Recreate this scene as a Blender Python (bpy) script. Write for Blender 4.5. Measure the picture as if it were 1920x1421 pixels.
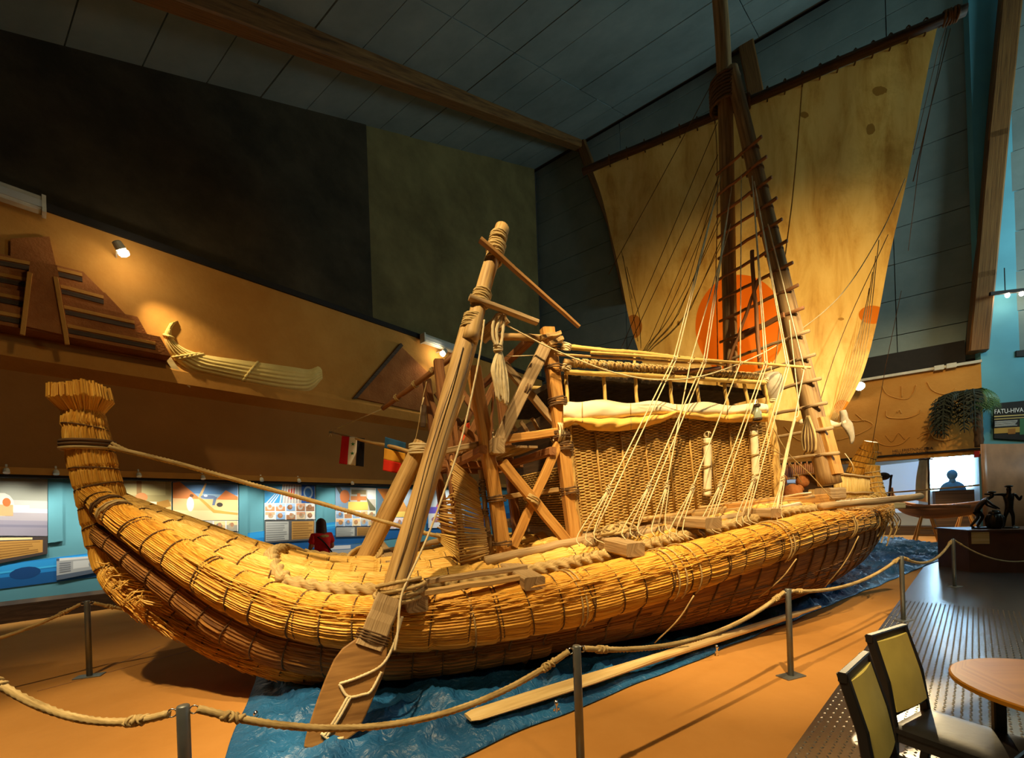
import bpy, math, random
import numpy as np
from mathutils import Vector, Matrix, noise
random.seed(7); np.random.seed(7)
for o in list(bpy.data.objects): bpy.data.objects.remove(o)
SC = bpy.context.scene; COL = SC.collection
# ------------------------------------------------------------------ camera
F = 800.0; ROLL = math.radians(2.0); CX = 960.0; YH = 957.0; H = 1.8
cR, sR = math.cos(ROLL), math.sin(ROLL)
cd = bpy.data.cameras.new('camera'); cam = bpy.data.objects.new('camera', cd); COL.objects.link(cam)
cd.sensor_width = 36; cd.sensor_fit = 'HORIZONTAL'; cd.lens = F / 1920 * 36
cd.shift_y = (YH - 710.5) / 1920; cd.clip_start = .05; cd.clip_end = 200
cam.matrix_world = Matrix(((cR, sR, 0, 0), (0, 0, -1, 0), (-sR, cR, 0, H), (0, 0, 0, 1)))
SC.camera = cam
# ------------------------------------------------------------------ world, exposure
w = bpy.data.worlds.new('world'); SC.world = w; w.use_nodes = True
bg = w.node_tree.nodes['Background']; bg.inputs[0].default_value = (.60, .64, .56, 1); bg.inputs[1].default_value = .013
SC.view_settings.view_transform = 'Standard'; SC.view_settings.look = 'None'
SC.view_settings.exposure = 0.0; SC.view_settings.gamma = 1.0; SC.view_settings.use_curve_mapping = False
# ------------------------------------------------------------------ pixel -> place
OC = np.array([0, 0, H])
def ray(px, py):
    a = (px - CX) / F; b = -(py - YH) / F
    return np.array([cR * a + sR * b, 1.0, -sR * a + cR * b])
def at(px, py, Y): return OC + Y * ray(px, py)
def gnd(px, py, z=0.0):
    r = ray(px, py); return OC + (z - H) / r[2] * r
def onplane(px, py, p0, n):
    r = ray(px, py); return OC + ((p0 - OC) @ n) / (r @ n) * r
def hz(px): return YH - (px - CX) * sR / cR
def nrm(v): v = np.asarray(v, float); return v / np.linalg.norm(v)
def flat(v): return nrm([v[0], v[1], 0])
# room: left wall, far wall
lw = flat(ray(1660, hz(1660))); mw = -flat(ray(-150, hz(-150)))
L0 = at(0, 990, 8.5); nL = np.array([lw[1], -lw[0], 0])
def onL(px, py, off=0.): return onplane(px, py, L0 + nL * off, nL)
CORN = onL(1007, 600); CORN[2] = 0
nF = np.array([mw[1], -mw[0], 0]); nF = nF if nF @ (OC - CORN) > 0 else -nF
def onF(px, py, off=0.): return onplane(px, py, CORN + nF * off, nF)
# boat frame: u along the hull, v across (positive away from the camera), z up
_a = at(170, 850, 4.6); _b = at(1640, 930, 9.5)
BO = np.array([_a[0], _a[1], 0]); BL = np.linalg.norm((_b - _a)[:2])
BU = flat(_b - _a); BV = np.array([-BU[1], BU[0], 0])
def B(u, v, z): return BO + BU * u + BV * v + np.array([0, 0, z])
def uv_of(p): q = np.asarray(p) - BO; return np.array([q @ BU, q @ BV, p[2]])
def pv(px, py, v): return onplane(px, py, BO + BV * v, BV)
def pu(px, py, u): return onplane(px, py, BO + BU * u, BU)
# ------------------------------------------------------------------ lights
def aim(o, tgt):
    d = Vector(tgt) - o.location; o.rotation_euler = d.to_track_quat('-Z', 'Y').to_euler()
def spot(name, loc, tgt, W, col, ang=60, blend=.6, size=.12):
    d = bpy.data.lights.new(name, 'SPOT'); d.energy = W; d.color = col; d.spot_size = math.radians(ang); d.spot_blend = blend; d.shadow_soft_size = size
    o = bpy.data.objects.new(name, d); COL.objects.link(o); o.location = loc; aim(o, tgt); return o
def area(name, loc, tgt, W, col, sx, sy):
    d = bpy.data.lights.new(name, 'AREA'); d.shape = 'RECTANGLE'; d.size = sx; d.size_y = sy; d.energy = W; d.color = col
    o = bpy.data.objects.new(name, d); COL.objects.link(o); o.location = loc; aim(o, tgt); return o
WARM = (1, .73, .37); WARM2 = (1, .77, .44)
spot('ceiling_spot_bow', (-4.0, .9, 9.0), (-3.3, 4.2, 1.0), 1250, WARM, 46, .7, .10)
spot('ceiling_spot_hull', (-1.6, 1.0, 9.6), (0.4, 4.9, 1.0), 3400, WARM, 54, .7, .10)
spot('ceiling_spot_cabin', (1.5, .9, 9.4), (2.6, 6.4, 1.4), 4600, WARM, 42, .7, .10)
spot('ceiling_spot_deck', (4.6, 1.8, 9.4), (5.8, 8.2, 1.0), 2500, WARM, 40, .7, .10)
spot('sail_front_fill', (5.6, 1.8, 6.2), (5.3, 8.2, 3.6), 3600, WARM2, 42, 1.0, .15)  # added front fill that brightens the lower sail
spot('far_wall_fill', (9.0, 6.5, 9.0), (12.2, 14.2, 4.0), 1500, WARM, 52, .8, .2)  # added fill to warm the far wall, no known lamp there
spot('ceiling_spot_floor', (-2.2, .6, 8.0), (-3.2, 3.4, 0), 2300, WARM2, 32, .5, .10)
spot('ceiling_spot_carpet', (3.0, -1.5, 7.0), (1.6, 2.8, 0), 330, (1, .66, .30), 60, .8, .2)
area('window_daylight', (19.5, 8.0, 9.0), (13, 14, 11), 330, (.50, .84, 1.0), 3.5, 4.0)
area('ceiling_cool_fill', (17.0, 6.5, 8.5), (8, 15, 15), 460, (.66, .92, .92), 3.0, 3.0)  # added unseen area light that cools the ceiling, not a window
spot('relief_fill', (-1.5, 5.0, 9.5), (-7.5, 11.5, 4.8), 380, WARM, 80, 1.0, .3)  # added wide fill to brighten the fascia and relief wall
# ------------------------------------------------------------------ materials
MATS = {}
def newmat(name):
    m = bpy.data.materials.new(name); m.use_nodes = True; nt = m.node_tree
    b = nt.nodes['Principled BSDF']; MATS[name] = m; return m, nt, b
def N(nt, t, **k):
    n = nt.nodes.new(t)
    for a, v in k.items():
        if a.startswith('i_'): n.inputs[a[2:].replace('_', ' ')].default_value = v
        else: setattr(n, a, v)
    return n
def ramp(nt, stops):
    r = N(nt, 'ShaderNodeValToRGB'); e = r.color_ramp.elements
    while len(e) < len(stops): e.new(.5)
    for q, (p, c) in zip(e, stops): q.position = p; q.color = (*c, 1)
    return r
def streak(name, cols, scale=(2, 60, 2), rough=.75, bump=.3, coord='UV', detail=3, bdist=.01, spec=.3):
    """noise stretched along one direction: reed, wood, rope, canvas"""
    m, nt, b = newmat(name)
    tc = N(nt, 'ShaderNodeTexCoord'); mp = N(nt, 'ShaderNodeMapping'); mp.inputs['Scale'].default_value = scale
    nt.links.new(tc.outputs[coord], mp.inputs[0])
    nz = N(nt, 'ShaderNodeTexNoise', i_Scale=1.0, i_Detail=detail, i_Roughness=.62); nt.links.new(mp.outputs[0], nz.inputs[0])
    n = len(cols); r = ramp(nt, [(.28 + .44 * i / max(1, n - 1), c) for i, c in enumerate(cols)])
    nt.links.new(nz.outputs[0], r.inputs[0]); nt.links.new(r.outputs[0], b.inputs['Base Color'])
    b.inputs['Roughness'].default_value = rough; b.inputs['Specular IOR Level'].default_value = spec
    if bump:
        bp = N(nt, 'ShaderNodeBump', i_Strength=bump, i_Distance=bdist); nt.links.new(nz.outputs[0], bp.inputs['Height']); nt.links.new(bp.outputs[0], b.inputs['Normal'])
    return m
def plain(name, col, rough=.6, metal=0, var=.12, nscale=6, bump=0, spec=.4, coord='Object'):
    m, nt, b = newmat(name)
    tc = N(nt, 'ShaderNodeTexCoord'); nz = N(nt, 'ShaderNodeTexNoise', i_Scale=nscale, i_Detail=5.0); nt.links.new(tc.outputs[coord], nz.inputs[0])
    lo = tuple(c * (1 - var) for c in col); hi = tuple(min(1, c * (1 + var)) for c in col)
    r = ramp(nt, [(.3, lo), (.7, hi)]); nt.links.new(nz.outputs[0], r.inputs[0]); nt.links.new(r.outputs[0], b.inputs['Base Color'])
    b.inputs['Roughness'].default_value = rough; b.inputs['Metallic'].default_value = metal; b.inputs['Specular IOR Level'].default_value = spec
    if bump:
        bp = N(nt, 'ShaderNodeBump', i_Strength=bump, i_Distance=.02); nt.links.new(nz.outputs[0], bp.inputs['Height']); nt.links.new(bp.outputs[0], b.inputs['Normal'])
    return m
def glow(name, col, st):
    m, nt, b = newmat(name); b.inputs['Base Color'].default_value = (*col, 1); b.inputs['Emission Color'].default_value = (*col, 1); b.inputs['Emission Strength'].default_value = st; return m
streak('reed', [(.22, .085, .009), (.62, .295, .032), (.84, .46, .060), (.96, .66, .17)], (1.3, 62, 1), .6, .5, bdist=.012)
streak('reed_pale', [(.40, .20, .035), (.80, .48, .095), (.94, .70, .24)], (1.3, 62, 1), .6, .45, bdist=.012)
streak('reed_shaded', [(.09, .03, .007), (.28, .115, .022), (.46, .21, .04)], (2.0, 36, 1), .75, .5, bdist=.012)  # same reed darkened, shade below the rolls put into the colour
streak('rope', [(.24, .15, .05), (.50, .35, .14), (.66, .49, .23)], (6, 60, 1), .85, .4, bdist=.004)
streak('rope_pale', [(.50, .38, .18), (.74, .60, .34), (.85, .74, .5)], (6, 60, 1), .85, .3, bdist=.004)
streak('rope_dark', [(.05, .028, .012), (.14, .075, .03), (.2, .11, .045)], (6, 60, 1), .85, .3, bdist=.004)
streak('wood_weathered', [(.20, .125, .055), (.42, .28, .13), (.56, .41, .22)], (1.6, 26, 1), .7, .45, bdist=.006)
streak('wood_pole', [(.24, .13, .045), (.55, .34, .12), (.70, .48, .20)], (1.2, 22, 1), .6, .4, bdist=.006)
streak('mast_wood', [(.15, .08, .028), (.34, .20, .075), (.48, .31, .125)], (1.0, 22, 1), .65, .4, bdist=.006)
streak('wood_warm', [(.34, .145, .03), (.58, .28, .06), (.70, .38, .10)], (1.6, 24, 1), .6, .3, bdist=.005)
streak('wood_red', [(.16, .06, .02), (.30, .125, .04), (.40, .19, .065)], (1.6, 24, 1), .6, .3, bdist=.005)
streak('wood_dark', [(.03, .018, .01), (.07, .04, .02), (.11, .065, .03)], (1.6, 24, 1), .7, .3, bdist=.005)
streak('wood_oar', [(.15, .068, .018), (.27, .135, .038), (.38, .20, .06)], (1.1, 14, 1), .5, .25, bdist=.004)
streak('wood_pale', [(.55, .36, .13), (.74, .53, .22), (.84, .66, .34)], (1.1, 16, 1), .6, .3, bdist=.004)
streak('bamboo', [(.45, .26, .06), (.74, .50, .14), (.84, .62, .22)], (2, 12, 1), .45, .2, bdist=.004)
streak('wicker', [(.26, .13, .03), (.56, .34, .09), (.74, .50, .16)], (9, 30, 1), .65, .4, bdist=.004)
streak('stick', [(.26, .13, .035), (.52, .31, .09), (.70, .48, .17)], (3, 20, 1), .7, .3, bdist=.004)
streak('rafter', [(.07, .03, .010), (.20, .09, .025), (.28, .14, .04)], (.8, 10, 1), .6, .3, bdist=.01)
plain('thatch', (.05, .032, .014), .9, 0, .5, 14, .5)
plain('canvas_white', (.88, .76, .48), .85, 0, .07, 5, .15)
plain('canvas_yellow', (.84, .49, .10), .8, 0, .10, 5, .15)
plain('sack', (.42, .36, .25), .9, 0, .15, 9, .3)
plain('steel_grey', (.20, .21, .20), .45, .6, .12, 8)
plain('chrome', (.75, .75, .75), .2, 1, .05, 8)
plain('black_lacquer', (.012, .010, .009), .55, 0, .2, 8, 0, .5)
plain('black_vinyl', (.010, .009, .009), .42, 0, .2, 20, .05, .5)
plain('yellow_vinyl', (.80, .66, .16), .5, 0, .05, 10, .04)
plain('bronze', (.035, .028, .02), .38, .7, .35, 9, .1)
plain('partition_wood', (.34, .18, .09), .32, 0, .25, 2.2)
plain('pedestal_wood', (.13, .055, .025), .5, 0, .2, 3)
plain('white_paint', (.8, .8, .76), .6, 0, .04)
plain('metal_white', (.55, .53, .42), .5, 0, .1)
plain('red_cloth', (.70, .015, .02), .8, 0, .12, 9, .1)
plain('black_cloth', (.012, .012, .014), .85, 0, .2, 9, .1)
plain('skin', (.50, .27, .17), .55, 0, .06)
plain('hair', (.05, .018, .012), .6, 0, .4, 30)
plain('orange_cloth', (.80, .12, .02), .8, 0, .1)
plain('green_leaf', (.05, .13, .03), .5, 0, .3, 7)
plain('dark_leaf', (.014, .022, .012), .7, 0, .3, 7)
plain('wall_teal', (.10, .30, .36), .85, 0, .12, .8)
plain('wall_pale', (.50, .52, .48), .85, 0, .06, 1)
plain('black_trim', (.012, .009, .006), .8, 0, .2)
plain('red_sign', (.75, .03, .02), .5, 0, .05)
plain('glass_jar', (.35, .40, .30), .1, 0, .1)
glow('lamp_glow', (1, .88, .64), 90); glow('lamp_far_glow', (1, .90, .72), 160)
glow('screen_glow', (.42, .72, 1.0), 34.0); glow('panel_glow', (.42, .55, .70), .6)
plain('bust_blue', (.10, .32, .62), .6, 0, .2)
def wallmat(name, c0, c1, sc, bump, rough=.9, coord='Object'):
    m, nt, b = newmat(name); tc = N(nt, 'ShaderNodeTexCoord')
    n1 = N(nt, 'ShaderNodeTexNoise', i_Scale=sc, i_Detail=6.0, i_Roughness=.65); n2 = N(nt, 'ShaderNodeTexNoise', i_Scale=sc * 14, i_Detail=4.0)
    for n in (n1, n2): nt.links.new(tc.outputs[coord], n.inputs[0])
    r = ramp(nt, [(.32, c0), (.68, c1)]); nt.links.new(n1.outputs[0], r.inputs[0]); nt.links.new(r.outputs[0], b.inputs['Base Color'])
    ad = N(nt, 'ShaderNodeMath', operation='ADD'); nt.links.new(n1.outputs[0], ad.inputs[0]); nt.links.new(n2.outputs[0], ad.inputs[1])
    bp = N(nt, 'ShaderNodeBump', i_Strength=bump, i_Distance=.03); nt.links.new(ad.outputs[0], bp.inputs['Height']); nt.links.new(bp.outputs[0], b.inputs['Normal'])
    b.inputs['Roughness'].default_value = rough; b.inputs['Specular IOR Level'].default_value = .15; return m
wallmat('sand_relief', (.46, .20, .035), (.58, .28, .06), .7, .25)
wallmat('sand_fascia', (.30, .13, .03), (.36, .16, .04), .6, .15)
wallmat('pyramid_brown', (.26, .085, .02), (.40, .15, .04), 1.6, .4)
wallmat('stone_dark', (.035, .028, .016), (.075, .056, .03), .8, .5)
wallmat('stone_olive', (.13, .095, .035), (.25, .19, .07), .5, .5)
wallmat('panel_blue', (.16, .21, .20), (.26, .32, .30), .35, .2)
wallmat('relief_boat', (.72, .52, .16), (.82, .62, .22), 2, .15)
wallmat('carpet', (.44, .20, .042), (.54, .26, .065), .6, .12, .95)
# carpet: add fine pile
def tread():
    m, nt, b = newmat('tread_plate'); b.inputs['Base Color'].default_value = (.34, .325, .31, 1); b.inputs['Metallic'].default_value = .9; b.inputs['Roughness'].default_value = .27
    tc = N(nt, 'ShaderNodeTexCoord'); v = N(nt, 'ShaderNodeTexVoronoi', i_Scale=26.0); nt.links.new(tc.outputs['Object'], v.inputs[0])
    bp = N(nt, 'ShaderNodeBump', i_Strength=.12, i_Distance=.004); nt.links.new(v.outputs[0], bp.inputs['Height']); nt.links.new(bp.outputs[0], b.inputs['Normal'])
tread()
def tarpmat():
    m, nt, b = newmat('tarp_blue'); tc = N(nt, 'ShaderNodeTexCoord'); nz = N(nt, 'ShaderNodeTexNoise', i_Scale=1.2, i_Detail=5.0); nt.links.new(tc.outputs['Object'], nz.inputs[0])
    r = ramp(nt, [(.3, (.008, .065, .17)), (.7, (.022, .15, .36))]); nt.links.new(nz.outputs[0], r.inputs[0]); nt.links.new(r.outputs[0], b.inputs['Base Color'])
    n2 = N(nt, 'ShaderNodeTexNoise', i_Scale=9.0, i_Detail=4.0, i_Distortion=1.5); nt.links.new(tc.outputs['Object'], n2.inputs[0])
    bp = N(nt, 'ShaderNodeBump', i_Strength=.7, i_Distance=.05); nt.links.new(n2.outputs[0], bp.inputs['Height']); nt.links.new(bp.outputs[0], b.inputs['Normal'])
    b.inputs['Roughness'].default_value = .42; b.inputs['Specular IOR Level'].default_value = .5
tarpmat()
def colattr(name, rough=.5, emit=0.0):
    m, nt, b = newmat(name); a = N(nt, 'ShaderNodeVertexColor', layer_name='Col'); nt.links.new(a.outputs[0], b.inputs['Base Color']); b.inputs['Roughness'].default_value = rough
    b.inputs['Specular IOR Level'].default_value = .25
colattr('print'); colattr('cloth_print', .85)
def tablemat():
    streak('table_wood', [(.26, .095, .004), (.36, .145, .007), (.42, .18, .012)], (1.2, 14, 1), .42, .05, bdist=.002, spec=.3)
tablemat()
# ------------------------------------------------------------------ mesh helpers
ORG = {}
def tag(o, label=None, cat=None, group=None, kind=None):
    if label: o['label'] = label
    if cat: o['category'] = cat
    if group: o['group'] = group
    if kind: o['kind'] = kind
    return o
def thing(name, label, cat, loc, group=None):
    o = bpy.data.objects.new(name, None); o.empty_display_size = .2; COL.objects.link(o); o.location = loc; ORG[o.name] = np.array(loc, float)
    return tag(o, label, cat, group)
class G:
    """collects vertices, faces, uv and colours of ONE mesh"""
    def __init__(s): s.V = []; s.F = []; s.U = []; s.C = []; s.n = 0; s.MI = []
    def add(s, V, Fc, U=None, col=None, mi=0):
        V = np.asarray(V, float); k = s.n; s.V.append(V); s.n += len(V)
        U = np.zeros((len(V), 2)) if U is None else np.asarray(U, float); s.U.append(U)
        s.C.append(np.tile(np.array([*(col or (1, 1, 1)), 1.0]), (len(V), 1)))
        for f in Fc: s.F.append(tuple(int(i) + k for i in f)); s.MI.append(mi)
        return s
    def tube(s, pts, r, n=8, caps=True, closed=False, uvo=0.0, col=None, mod=None, up=None):
        P = np.asarray(pts, float); m = len(P); r = np.broadcast_to(np.asarray(r, float), (m,))
        T = np.zeros_like(P)
        if closed: T = np.roll(P, -1, 0) - np.roll(P, 1, 0)
        else: T[1:-1] = P[2:] - P[:-2]; T[0] = P[1] - P[0]; T[-1] = P[-1] - P[-2]
        T /= np.maximum(np.linalg.norm(T, axis=1), 1e-9)[:, None]
        a = np.array([0, 0, 1.]) if up is None else np.asarray(up, float)
        if abs(T[0] @ a) > .95: a = np.array([1., 0, 0])
        A = a - (a @ T[0]) * T[0]; A /= np.linalg.norm(A); fr = []
        for i in range(m):
            A = A - (A @ T[i]) * T[i]; A /= max(np.linalg.norm(A), 1e-9); fr.append(A)
        A = np.array(fr); Bn = np.cross(T, A)
        th = np.linspace(0, 2 * math.pi, n, endpoint=False)
        ds = np.concatenate([[0], np.cumsum(np.linalg.norm(np.diff(P, axis=0), axis=1))])
        R = np.repeat(r[:, None], n, 1)
        if mod is not None: R = R * mod(ds[:, None], th[None, :])
        V = P[:, None, :] + R[:, :, None] * (np.cos(th)[None, :, None] * A[:, None, :] + np.sin(th)[None, :, None] * Bn[:, None, :])
        U = np.stack([np.repeat(ds[:, None], n, 1) + uvo, np.abs(th[None, :] - math.pi) * r[:, None] * np.ones((m, 1))], -1)
        i = np.arange(m - 1 if not closed else m)[:, None]; j = np.arange(n)[None, :]; i2 = (i + 1) % m; j2 = (j + 1) % n
        Fq = np.stack(np.broadcast_arrays(i * n + j, i * n + j2, i2 * n + j2, i2 * n + j), -1).reshape(-1, 4)
        Fc = [tuple(q) for q in Fq.tolist()]
        if caps and not closed: Fc.append(tuple(range(n - 1, -1, -1))); Fc.append(tuple((m - 1) * n + k for k in range(n)))
        return s.add(V.reshape(-1, 3), Fc, U.reshape(-1, 2), col)
    def beam(s, p, q, w, h, up=(0, 0, 1), ch=.12, seg=4, warp=.0, w2=None, h2=None, col=None):
        """squared timber with worn edges from p to q; w sideways, h along up"""
        p = np.asarray(p, float); q = np.asarray(q, float); t = q - p; ln = np.linalg.norm(t); t = t / ln
        up = np.asarray(up, float); a = up - (up @ t) * t
        if np.linalg.norm(a) < 1e-4: a = np.array([1., 0, 0]) - t[0] * t
        a /= np.linalg.norm(a); b = np.cross(t, a); w2 = w if w2 is None else w2; h2 = h if h2 is None else h2
        V = []; U = []; c = ch
        for i in range(seg + 1):
            f = i / seg; W = (w + (w2 - w) * f) / 2; Hh = (h + (h2 - h) * f) / 2; k = c * min(W, Hh) * 2
            o = p + t * ln * f + (a * random.uniform(-1, 1) + b * random.uniform(-1, 1)) * warp * (0 if i in (0, seg) else 1)
            pr = [(W - k, Hh), (W, Hh - k), (W, -Hh + k), (W - k, -Hh), (-W + k, -Hh), (-W, -Hh + k), (-W, Hh - k), (-W + k, Hh)]
            d = 0
            for jx, (x, y) in enumerate(pr): V.append(o + b * x + a * y); U.append((ln * f, [0, .05, .05 + h, .1 + h, .1 + h + w, .15 + h + w, .15 + 2 * h + w, .2 + 2 * h + w][jx]))
        Fc = []
        for i in range(seg):
            for j in range(8): Fc.append((i * 8 + j, i * 8 + (j + 1) % 8, i * 8 + 8 + (j + 1) % 8, i * 8 + 8 + j))
        Fc.append(tuple(range(7, -1, -1))); Fc.append(tuple(seg * 8 + k for k in range(8)))
        U = np.array(U) + random.random() * 7
        return s.add(V, Fc, U, col)
    def box(s, c, ax, hs, col=None):
        c = np.asarray(c, float); V = []
        for x in (-1, 1):
            for y in (-1, 1):
                for z in (-1, 1): V.append(c + ax[0] * hs[0] * x + ax[1] * hs[1] * y + ax[2] * hs[2] * z)
        Fc = [(0, 1, 3, 2), (4, 6, 7, 5), (0, 4, 5, 1), (2, 3, 7, 6), (0, 2, 6, 4), (1, 5, 7, 3)]
        return s.add(V, Fc, [(v[0] + v[1], v[2]) for v in V], col)
    def prism(s, pts, d, col=None):
        """polygon pts (3d) given thickness along vector d"""
        P = np.asarray(pts, float); n = len(P); V = np.concatenate([P, P + d]); Fc = [tuple(range(n)), tuple(range(2 * n - 1, n - 1, -1))]
        for i in range(n): Fc.append((i, n + i, n + (i + 1) % n, (i + 1) % n))
        return s.add(V, Fc, [(v[0] + v[1], v[2]) for v in V], col)
    def poly(s, pts, col=None):
        P = np.asarray(pts, float); return s.add(P, [tuple(range(len(P)))], [(v[0] + v[1], v[2]) for v in P], col)
    def grid(s, P, col=None, U=None):
        P = np.asarray(P, float); a, b = P.shape[:2]; Fc = []
        for i in range(a - 1):
            for j in range(b - 1): Fc.append((i * b + j, i * b + j + 1, i * b + b + j + 1, i * b + b + j))
        if U is None:
            uu, vv = np.meshgrid(np.linspace(0, 1, a), np.linspace(0, 1, b), indexing='ij'); U = np.stack([uu, vv], -1)
        return s.add(P.reshape(-1, 3), Fc, np.asarray(U).reshape(-1, 2), col)
    def lathe(s, prof, c, n=16, axis=(0, 0, 1), col=None):
        c = np.asarray(c, float); ax = nrm(axis); a = nrm(np.cross(ax, [1, .2, .1])); b = np.cross(ax, a)
        V = []; U = []
        for r, z in prof:
            for k in range(n):
                t = 2 * math.pi * k / n; V.append(c + ax * z + (a * math.cos(t) + b * math.sin(t)) * r); U.append((z, t * .1))
        Fc = []
        for i in range(len(prof) - 1):
            for k in range(n): Fc.append((i * n + k, i * n + (k + 1) % n, i * n + n + (k + 1) % n, i * n + n + k))
        Fc.append(tuple(range(n - 1, -1, -1))); Fc.append(tuple((len(prof) - 1) * n + k for k in range(n)))
        return s.add(V, Fc, U, col)
    def build(s, name, mat, parent=None, base=None, smooth=False, kind=None):
        V = np.concatenate(s.V); U = np.concatenate(s.U); C = np.concatenate(s.C)
        if parent is not None: org = ORG[parent.name]
        elif base is not None: org = np.asarray(base, float)
        else: org = np.zeros(3)
        me = bpy.data.meshes.new(name); me.from_pydata((V - org).tolist(), [], s.F)
        li = np.zeros(len(me.loops), dtype=np.int32); me.loops.foreach_get('vertex_index', li)
        ul = me.uv_layers.new(name='UVMap'); ul.data.foreach_set('uv', U[li].astype(np.float32).ravel())
        if mat in ('print', 'cloth_print'):
            ca = me.color_attributes.new('Col', 'FLOAT_COLOR', 'POINT'); ca.data.foreach_set('color', C.astype(np.float32).ravel())
        for q in (mat if isinstance(mat, (list, tuple)) else [mat]): me.materials.append(MATS[q])
        if len(me.materials) > 1: me.polygons.foreach_set('material_index', np.array(s.MI, dtype=np.int32))
        me.polygons.foreach_set('use_smooth', np.full(len(me.polygons), bool(smooth)))
        me.update()
        o = bpy.data.objects.new(name, me); COL.objects.link(o); ORG[o.name] = org
        if parent is not None: o.parent = parent
        else: o.location = org
        if kind: o['kind'] = kind
        return o
def cr(pts, n=8, closed=False):
    """catmull-rom through pts"""
    P = [np.asarray(p, float) for p in pts]; out = []; m = len(P)
    if m == 2: return np.array([P[0] + (P[1] - P[0]) * t for t in np.linspace(0, 1, n + 1)])
    for i in range(m - 1 if not closed else m):
        if closed: a, b, c, d = P[(i - 1) % m], P[i], P[(i + 1) % m], P[(i + 2) % m]
        else: b, c = P[i], P[i + 1]; a = P[i - 1] if i else 2 * b - c; d = P[i + 2] if i + 2 < m else 2 * c - b
        for k in range(n):
            t = k / n; out.append(.5 * ((2 * b) + (c - a) * t + (2 * a - 5 * b + 4 * c - d) * t * t + (3 * b - a - 3 * c + d) * t ** 3))
    if not closed: out.append(P[-1])
    return np.array(out)
def resample(P, step):
    P = np.asarray(P, float); d = np.concatenate([[0], np.cumsum(np.linalg.norm(np.diff(P, axis=0), axis=1))]); n = max(2, int(round(d[-1] / step)) + 1); q = np.linspace(0, d[-1], n)
    return np.stack([np.interp(q, d, P[:, k]) for k in range(P.shape[1])], -1)
def strands(k=3, pitch=.12, depth=.2):
    return lambda s_, th: 1 - depth + depth * 2 * np.abs(np.cos(k / 2 * (th - 2 * math.pi * s_ / pitch)))
def sag(p, q, d, n=14):
    p = np.asarray(p, float); q = np.asarray(q, float); t = np.linspace(0, 1, n)[:, None]
    return p + (q - p) * t - np.array([0, 0, 1]) * (4 * d * t * (1 - t))
Z = np.array([0, 0, 1.0])
def up_(z): return np.array([0, 0, float(z)])
# ================================================================== the room
def struct(g, name, mat, parent=None, smooth=False):
    o = g.build(name, mat, parent, base=None, smooth=smooth)
    if parent is None: o['kind'] = 'structure'
    return o
def text_mesh(name, body, mat, origin, ex, ey, size, parent, width=None, ext=.004):
    cu = bpy.data.curves.new(name, 'FONT'); cu.body = body; cu.size = 1.0; cu.extrude = ext; ob = bpy.data.objects.new(name + '_tmp', cu); COL.objects.link(ob)
    me = bpy.data.meshes.new_from_object(ob.evaluated_get(bpy.context.evaluated_depsgraph_get())); bpy.data.objects.remove(ob)
    me.materials.clear(); me.materials.append(MATS[mat]); me.name = name
    V = np.array([v.co[:] for v in me.vertices]); sx = size if width is None else width / (V[:, 0].max() - V[:, 0].min())
    ez = np.cross(ex, ey); org = ORG[parent.name] if parent else np.zeros(3)
    W_ = np.asarray(origin)[None] + V[:, :1] * sx * ex + V[:, 1:2] * size * ey + V[:, 2:] * ez - org
    me.vertices.foreach_set('co', W_.astype(np.float32).ravel()); me.update()
    o = bpy.data.objects.new(name, me); COL.objects.link(o); o.parent = parent; return o
# floor -------------------------------------------------------------
g = G(); nx = 40
g.poly([(-16, -5, 0), (26, -5, 0), (26, 34, 0), (-16, 34, 0)]); floor = struct(g, 'floor', 'carpet')
# carpet seams
for k, (a, b) in enumerate((((70, 1296), (400, 1208)), ((168, 1266), (300, 1212)))):
    p, q = gnd(*a), gnd(*b); d = flat(q - p); n_ = np.cross(Z, d); g = G(); g.box((p + q) / 2 + up_(.001), [d, n_, Z], (np.linalg.norm(q - p) / 2, .008, .0012)); g.build('carpet_seam', 'wood_red', floor)
# metal tread plate floor on the right
A_ = gnd(1475, 1421); B_ = gnd(1640, 1215); C_ = gnd(1725, 1072)
pd = flat(C_ - A_); A2 = A_ - pd * 3.5; C2 = A_ + pd * 13.0; side = np.array([pd[1], -pd[0], 0])
g = G(); g.prism([A2, A2 + side * 9, C2 + side * 9, C2], up_(.004)); plate = struct(g, 'floor_tread_plate', 'tread_plate')
g = G(); step = .052; cnt = 0; V = []; Fc = []
for i in range(0, 150):
    for j in range(0, 62):
        p = A_ + pd * (-1.2 + i * step) + side * (.04 + j * step)
        px = (p[0] / p[1]) * F + CX if p[1] > .5 else 9999
        if p[1] < 1.2 or px > 1990 or p[1] > 7.5: continue
        d, e = (pd + side, pd - side) if (i + j) % 2 else (pd - side, pd + side); d = d * .0125; e = e * .0048; k = len(V); c0 = p + up_(.0035)
        V += [c0 - d, c0 - e, c0 + d, c0 + e, c0 + up_(.0075)]; Fc += [(k, k + 1, k + 4), (k + 1, k + 2, k + 4), (k + 2, k + 3, k + 4), (k + 3, k, k + 4)]
g.add(V, Fc); g.build('tread_bumps', 'tread_plate', plate, kind='stuff')
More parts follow.
